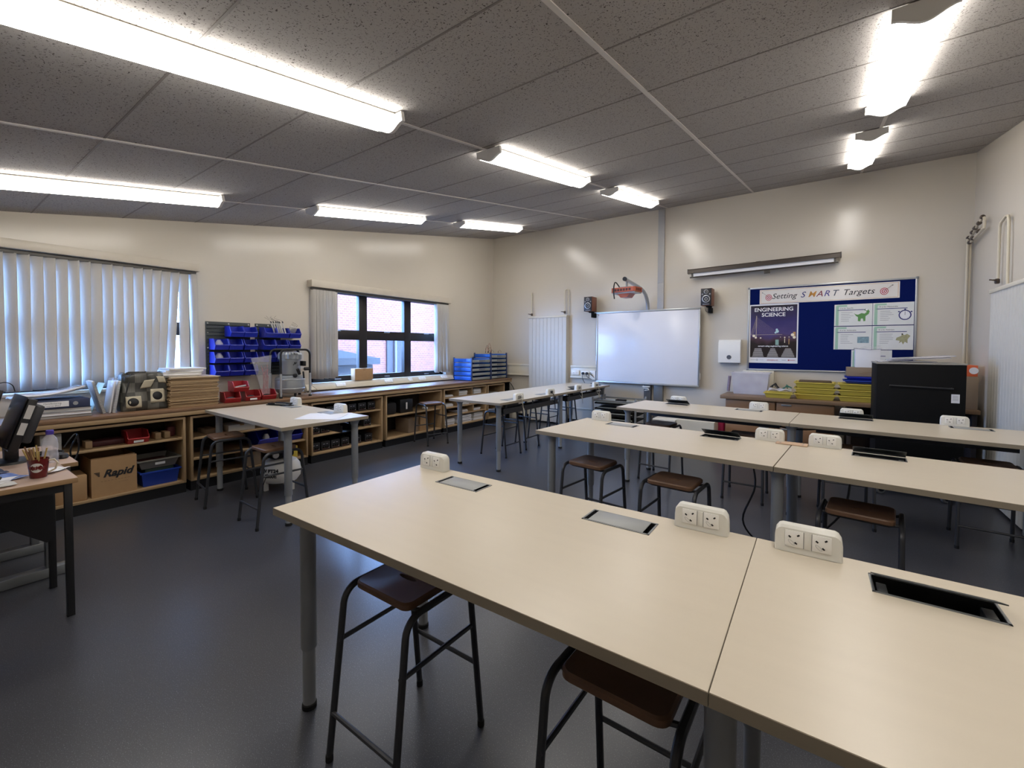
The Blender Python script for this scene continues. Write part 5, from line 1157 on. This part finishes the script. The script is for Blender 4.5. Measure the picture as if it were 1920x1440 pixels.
# SMART cards
lowp = mat('laminated card', 'dfe0de', .25)
CARDS = [(5.645, 6.028, 1.705, 1.98, 'S is for Specific', 'printed card with a small green creature, top left of the four', 'g'), (6.032, 6.415, 1.705, 1.98, 'M is for Measurable', 'printed card with a big stopwatch, top right of the four', 'c'),
         (5.645, 6.028, 1.40, 1.695, 'A is for Achievable', 'printed card with a small photo, bottom left of the four', 'p'), (6.032, 6.415, 1.40, 1.695, 'R is for Relevant', 'printed card with a drawing of gloved hands, bottom right of the four', 'h'),
         (5.83, 6.225, 1.13, 1.392, 'T is for Timed', 'printed card mostly hidden behind the white carton', 'n')]
for x0, x1, z0, z1, s, l, k in CARDS:
    t = sheet('printed_card', l, 'card', x0, x1, z0, z1, lowp, 'printed cards on the noticeboard'); W_ = (x1-x0)/2; H = (z1-z0)/2
    bar(t, -W_+.015, -W_+.045, -H+.003, H-.02, greencard, 'green_band'); bar(t, -W_+.02, -W_+.13, H-.03, H-.008, greencard, 'green_band', .0018)
    text('card_title', s, .022, inkblk, t, (-W_+.06, -.0015, H-.05)); bar(t, -W_+.03, W_-.06, H-.078, H-.070, inkblue, 'rule')
    b = MB()
    for q in range(6):
        if k == 'n': continue
        b.box(-W_+.07, -W_+.07+random.uniform(.07, .13), -.0015, -.001, H-.105-.022*q-.002, H-.105-.022*q+.002)
    if k != 'n': b.obj('text_line', inkgrey, t, smooth=False)
    if k == 'g':
        g_ = mat('green drawing', '5d9150', .6)
        MB().prism([(.05, -.08), (.075, -.085), (.08, -.05), (.10, -.05), (.105, -.085), (.125, -.08), (.125, -.02), (.155, .005), (.165, .04), (.145, .07), (.125, .075), (.11, .055), (.13, .045), (.135, .03), (.115, .012), (.085, .02), (.05, .0), (.03, .005), (.01, .02), (.03, -.015), (.05, -.03)], (-.0016, -.001), axis='y').obj('green_creature', g_, t, smooth=False)
        disc(t, .135, .062, .012, paper, .0022, 'creature_eye')
    if k == 'c':
        disc(t, .11, -.02, .062, inkblue, .0016, 'stopwatch_rim', .95); disc(t, .11, -.02, .050, paper, .0020, 'stopwatch_dial', .95); bar(t, .108, .112, -.02, .02, inkblk, 'stopwatch_hand', .0026)
        for a in (.6, 1.57, 2.5): bar(t, .11+.07*math.cos(a)-.008, .11+.07*math.cos(a)+.008, -.02+.068*math.sin(a)-.006, -.02+.068*math.sin(a)+.008, inkblue, 'stopwatch_button')
        for a in range(12): disc(t, .11+.042*math.cos(a*PI/6), -.02+.042*math.sin(a*PI/6), .0022, inkblk, .0024, 'minute_mark')
    if k == 'p':
        bar(t, .05, .165, -.065, .015, mat('blue grey photo', '7d99a4', .4, var=.7, scale=50), 'photo', .0016)
    if k == 'h':
        MB().prism([(.03, -.03), (.07, -.04), (.06, -.07), (.085, -.05), (.10, -.085), (.115, -.05), (.14, -.07), (.14, -.02), (.165, .02), (.135, .045), (.11, .03), (.09, .045), (.08, .02), (.04, .0)], (-.0016, -.001), axis='y').obj('hands_drawing', mat('olive drawing', 'a3a07a', .6, var=.4, scale=60), t, smooth=False)
        disc(t, .09, .042, .008, inkblk, .0022, 'drawing_spot')

# ------------------------------------------------------------------ stack rack and bits below the whiteboard
t = thing('tray_rack', 'grey metal rack of stacked black trays below the whiteboard', 'rack', (3.01, -.72, 0), R(2))
for x in (-.33, .33):
    for y in (-.25, .25): B(x-.012, x+.012, y-.012, y+.012, 0, .66, .002).obj('rack_post', alud, t)
for k in range(7):
    z = .06+.083*k; s = B(-.31, .31, -.23, .23, z, z+.022, .004).obj('rack_tray', black, t); B(-.27, .27, -.2305, -.20, z+.023, z+.034, .003).obj('pale_tray_edge', trayalu, s)
f = MB(); f.box(-.33, .33, -.26, -.245, .60, .625, .002); f.box(-.33, .33, .245, .26, .60, .625, .002); f.box(-.345, -.33, -.25, .25, .60, .625, .002); f.box(.33, .345, -.25, .25, .60, .625, .002); f.obj('rack_rim', alud, t)
B(-.28, .28, -.2, .2, .582, .592, .002).obj('top_sheet', trayalu, t); B(-.05, .10, -.05, .05, .593, .62, .008).obj('black_tool', black, t)
t = thing('white_tub', 'white lidded tub beneath the third-row table by the whiteboard stand', 'tub', (3.70, -.64, 0)); MB().tub(-.15, .15, -.14, .14, 0, .36, .03, .005).obj('tub_body', podwhite, t); B(-.16, .16, -.15, .15, .361, .39, .008).obj('lid', whitegloss, t)
t = thing('cream_storage_tub', 'long cream rounded tub beside the white lidded tub', 'tub', (4.11, -.62, 0))
MB().prism([(-.24, .0), (.12, .0), (.19, .06), (.235, .16), (.25, .28), (.25, .40), (-.24, .40)], (-.15, .15), axis='y').obj('tub_body', mat('cream tub', 'd6cfbe', .35), t)
t = thing('magenta_bag', 'magenta bag with small items on top, squeezed beside the bench', 'bag', (4.355, -.33, 0)); B(-.085, .085, -.14, .14, 0, .42, .03, seg=3).obj('bag_body', pink, t)
MB().lathe([(.015, 0), (.03, .02), (.02, .05)], (.0, -.06, .421), 10).obj('small_item', alu, t)

# ================================================================== FAR BENCH ON THE RIGHT
BZ = .775
t = thing('side_bench_top', 'brown worn worktop of the side bench under the noticeboard', 'worktop', (0,0,0)); B(4.41, 6.865, -.66, -.055, BZ-.045, BZ, .003).obj('worktop', mat('brown bench top', '7d6248', .42, var=.18, scale=4, stretch=(1, 8, 8)), t)
def drawer_unit(x0, x1, label, hx):
    t = thing('drawer_unit', label, 'drawer unit', (0,0,0), group='drawer units under the side bench')
    B(x0, x1, -.60, -.06, .06, BZ-.046, .002).obj('carcass', drawerwood, t); B(x0+.02, x1-.02, -.56, -.06, .001, .059).obj('plinth', black, t)
    for z0, z1 in ((.60, .715), (.42, .59), (.24, .41), (.07, .23)):
        d = B(x0+.006, x1-.006, -.62, -.601, z0, z1, .003).obj('drawer', drawerwood, t); B(hx-.055, hx+.055, -.634, -.6205, z1-.035, z1-.015, .005).obj('handle', alud, d)
drawer_unit(4.47, 5.05, 'brown drawer unit at the left end of the side bench', 4.93); drawer_unit(5.06, 5.66, 'brown drawer unit second from the left under the side bench', 5.17)
t = thing('bench_leg_frame', 'dark support frame under the right half of the side bench', 'frame', (0,0,0))
for x in (5.80, 6.83): B(x-.02, x+.02, -.62, -.08, 0, BZ-.046, .002).obj('side_panel', mat('dark panel', '2c2220', .6), t)
B(5.82, 6.81, -.12, -.10, .1, BZ-.046, .001).obj('back_panel', mat('dark panel', '2c2220', .6), t)
Zb = BZ+.001
t = thing('clear_storage_tub', 'big hazy clear plastic tub at the left end of the side bench', 'tub', (4.725, -.235, Zb)); MB().tub(-.23, .23, -.13, .13, 0, .30, .03, .003, .012).obj('tub_body', clearh, t)
B(-.17, .17, -.09, .09, .006, .16, .02).obj('lilac_packets', mat('lilac plastic', 'b9b4c9', .3, var=.15), t)
MB().grid(lambda u, v: Vector((.02+.07*math.cos(2.6*u+.25), -.05+.1*v, .27+.07*math.sin(2.6*u+.25))), 10, 4).obj('curled_sheet', clearp, t)
t = thing('banded_roll', 'small striped roll leaning at the left end of the side bench', 'roll', (4.44, -.22, Zb), rot=(0, R(4), 0)); MB().tube([(0, 0, .022), (0, 0, .24)], .02, 12).obj('roll', mat('striped mauve roll', '8a7680', .5, var=.5, scale=40), t)
def ytray(name, label, x, y, z, w_, d_, m, group, h_=.072): 
    t = thing(name, label, 'tray', (x, y, z), random.uniform(-.015, .015), group); MB().tub(-w_/2, w_/2, -d_/2, d_/2, 0, h_-.005, .024, .003, .011).obj('tray_body', m, t); return t
ytray('yellow_tray', 'single yellow tray with clear bags on it on the side bench', 5.075, -.51, Zb, .30, .25, yellowbin, 'yellow trays')
for k, n_ in enumerate(('bottom', 'middle', 'top')):
    ytray('yellow_tray', n_+' yellow tray of the left stack of three', 5.46, -.38, Zb+.0725*k, .415, .33, yellowbin, 'yellow trays'); ytray('yellow_tray', n_+' yellow tray of the right stack of three, by the black trolley', 5.905, -.38, Zb+.0725*k, .42, .33, yellowbin, 'yellow trays')
o = MB().grid(lambda u, v: Vector(((u-.5)*.25, (v-.5)*.21, .012+.025*abs(math.sin(6*u+2*v))+.01*math.sin(11*v))), 14, 14).obj('clear_parts_bag', clearh, solid=.002); o.location = (5.09, -.51, Zb+.073); tag(o, 'crumpled clear bag lying on the single yellow tray', 'bag')
for k in range(6): 
    o = MB().tube([(-.05, 0, 0), (0, .01, .03+.006*k), (.05, -.01, .01)], .007, 8).obj('green_tool', teal if k < 3 else blackmetal); o.location = (5.17 if k < 3 else 5.03, -.50+.03*(k % 3), Zb+.118); o.rotation_euler = (0, 0, .8*k); tag(o, ['first', 'second', 'third'][k % 3]+(' green tool from the front' if k < 3 else ' black tool from the front')+' on the single yellow tray', 'tool', 'small tools on the yellow tray')
o = B(-.17, .17, -.13, .13, 0, .02, .008).obj('dark_offcuts', mat('dark offcuts', '5b4a33', .8, var=.6, scale=50)); o.location = (5.46, -.38, Zb+.207); tag(o, 'layer of dark offcuts filling the top yellow tray', 'offcuts')
Z2 = Zb+.2185
ytray('blue_tray', 'lower blue tray on the right stack of yellow trays', 5.95, -.36, Z2, .40, .30, bluetray, 'blue trays on the yellow stack', .042); ytray('blue_tray', 'upper blue tray under the flat cardboard box', 5.955, -.36, Z2+.0425, .38, .29, bluebin, 'blue trays on the yellow stack', .042)
carton('cardboard_box', 'flat cardboard box with a printed label on the blue trays', (5.95, -.37, Z2+.0855), (.36, .26, .105), cardboardd); t = bpy.data.objects[[o.name for o in bpy.data.objects if o.get('label') == 'flat cardboard box with a printed label on the blue trays'][0]]
for x, z in ((0, .05), (-.03, .035)): B(x-.03, x+.05, -.1308, -.1302, z-.003, z+.003).obj('label_print', mat('faint print', '84694c', .7), t)
t = thing('white_carton', 'white carton inside a clear bag standing on the flat cardboard box', 'box', (5.965, -.36, Z2+.192)); B(-.115, .115, -.11, .11, 0, .215, .002).obj('carton_body', paper, t)
MB().grid(lambda u, v: Vector(((u-.5)*.26, (v-.5)*.25, .22+.05*u*v+.012*math.sin(9*u+4*v))), 12, 12).obj('bag_top', clearp, t, solid=.001); MB().tube([(-.13, -.125, .228), (.02, -.125, .21), (.12, -.125, .222)], .0022, 6).obj('zip_line', inkblue, t)
t = carton('cardboard_box', 'tall cardboard box beside the right wall on the side bench', (6.76, -.47, Zb), (.18, .30, .345), cardboardd)
t = thing('orange_box', 'orange box with a white disc on top of the tall cardboard box', 'box', (6.76, -.47, Zb+.347)); B(-.085, .085, -.14, .14, 0, .115, .002).obj('box_body', mat('orange card', 'd9663c', .5), t); disc(t, .055, .06, .035, paper, .1405, 'white_disc')
# black trolley cabinet
t = thing('trolley_cabinet', 'tall black cabinet on castors in front of the side bench', 'cabinet', (0,0,0))
B(5.965, 6.585, -1.55, -1.0, .13, 1.26, .004).obj('cabinet_body', black, t); B(5.96, 6.59, -1.556, -.995, 1.2605, 1.275, .003).obj('top_panel', mat('pale top edge', '9a968f', .5), t)
MB().tube([(6.06, -1.575, 1.055), (6.50, -1.575, 1.045)], .008, 10).obj('handle_bar', mat('dark bar', '3a3b3e', .3, metal=.5), t)
for x in (6.07, 6.49): MB().tube([(x, -1.552, 1.05), (x, -1.575, 1.05)], .006, 8).obj('handle_stem', blackmetal, t)
lb = B(6.49, 6.545, -1.5515, -1.5505, .915, .995).obj('white_label', paper, t); b = MB(); [b.box(6.50, 6.535, -1.5522, -1.5514, .94+.012*k, .943+.012*k) for k in range(4)]; b.obj('label_print', inkgrey, lb)
B(6.0, 6.55, -1.551, -1.5502, .68, .684).obj('drawer_gap', inkgrey, t)
for x in (5.99, 6.45):
    for y in (-1.60, -1.08):
        w_ = MB().lathe([(.045, -.014), (.05, -.008), (.05, .008), (.045, .014)], (x+.02, y, .051), 20, M=Matrix.Rotation(PI/2, 4, 'X') @ Matrix.Rotation(.6, 4, 'Y')).obj('castor_wheel', mat('castor rubber', '77787a', .4), t)
        MB().lathe([(.028, -.016), (.028, .016)], (x+.02, y, .051), 16, M=Matrix.Rotation(PI/2, 4, 'X') @ Matrix.Rotation(.6, 4, 'Y')).obj('wheel_hub', blackmetal, w_); B(x-.01, x+.05, y-.03, y+.06, .103, .135, .003).obj('castor_fork', blackmetal, t)
for k, (dx, dz) in enumerate(((-.06, 0), (.02, .016), (.05, .032))):
    o = MB().grid(lambda u, v: Vector(((u-.5)*.44+.0, (v-.5)*.34, .004+.014*u*(1-u)*2+.004*math.sin(9*v+4*u+k)+(.03*u*u if k else 0))), 12, 12).obj('plastic_sheet', clearh, solid=.004); o.location = (6.26+dx, -1.30, 1.276+dz); tag(o, ['lowest', 'middle', 'uppermost'][k]+' clear plastic sheet of the pile on the black trolley cabinet', 'plastic sheet', 'plastic sheets on the black cabinet')
# ================================================================== RIGHT WALL PIPES
for k, x in enumerate((6.868, 6.84)):
    pipe('wall_pipe', ['painted pipe tight in the right corner of the far wall', 'painted pipe just left of its twin in the right corner'][k], [(x, -.035-.02*k, Zb), (x, -.035-.02*k, 2.63+.03*k)], .011, (), 'pipes in the right corner')
t = thing('valve_manifold', 'cluster of dark valves and short pipes high on the right wall by the corner', 'pipe', (6.855, 0, 0))
for k, (z0, z1) in enumerate(((2.665, 2.775), (2.60, 2.66))):
    MB().tube([(0, -.04, z0), (0, -.20, z0+.02), (0, -.40, z1-.02), (0, -.58, z1)], .012, 10).obj('pipe_run', pipepaint, t)
MB().tube([(0, -.58, 2.77), (0, -.62, 2.72), (0, -.60, 2.66), (0, -.55, 2.65)], .012, 10).obj('pipe_run', pipepaint, t)
for y, z in ((-.05, 2.67), (-.20, 2.70), (-.30, 2.725), (-.44, 2.745), (-.56, 2.78), (-.10, 2.61), (-.22, 2.63), (-.42, 2.665)):
    MB().lathe([(.012, -.02), (.022, -.012), (.022, .012), (.012, .02)], (-.006, y, z), 10, M=Matrix.Rotation(PI/2, 4, 'X')).obj('valve_body', brass, t)
pipe('wall_pipe', 'hairpin of painted pipe on the right wall above the slatted cover', [(6.87, -1.30, 1.965), (6.87, -1.28, 2.58), (6.87, -1.25, 2.62), (6.87, -1.20, 2.63), (6.87, -1.06, 2.60), (6.87, -1.03, 2.57), (6.87, -1.03, 2.06)], .011, [(6.865, -1.03, 2.06)])

o = B(0, .002, -.06, .06, 0, .28).obj('wall_notice', paperb, smooth=False); o.location = (.001, -3.99-.12, 1.12); tag(o, 'blank pale notice on the wall behind the air compressor', 'notice')
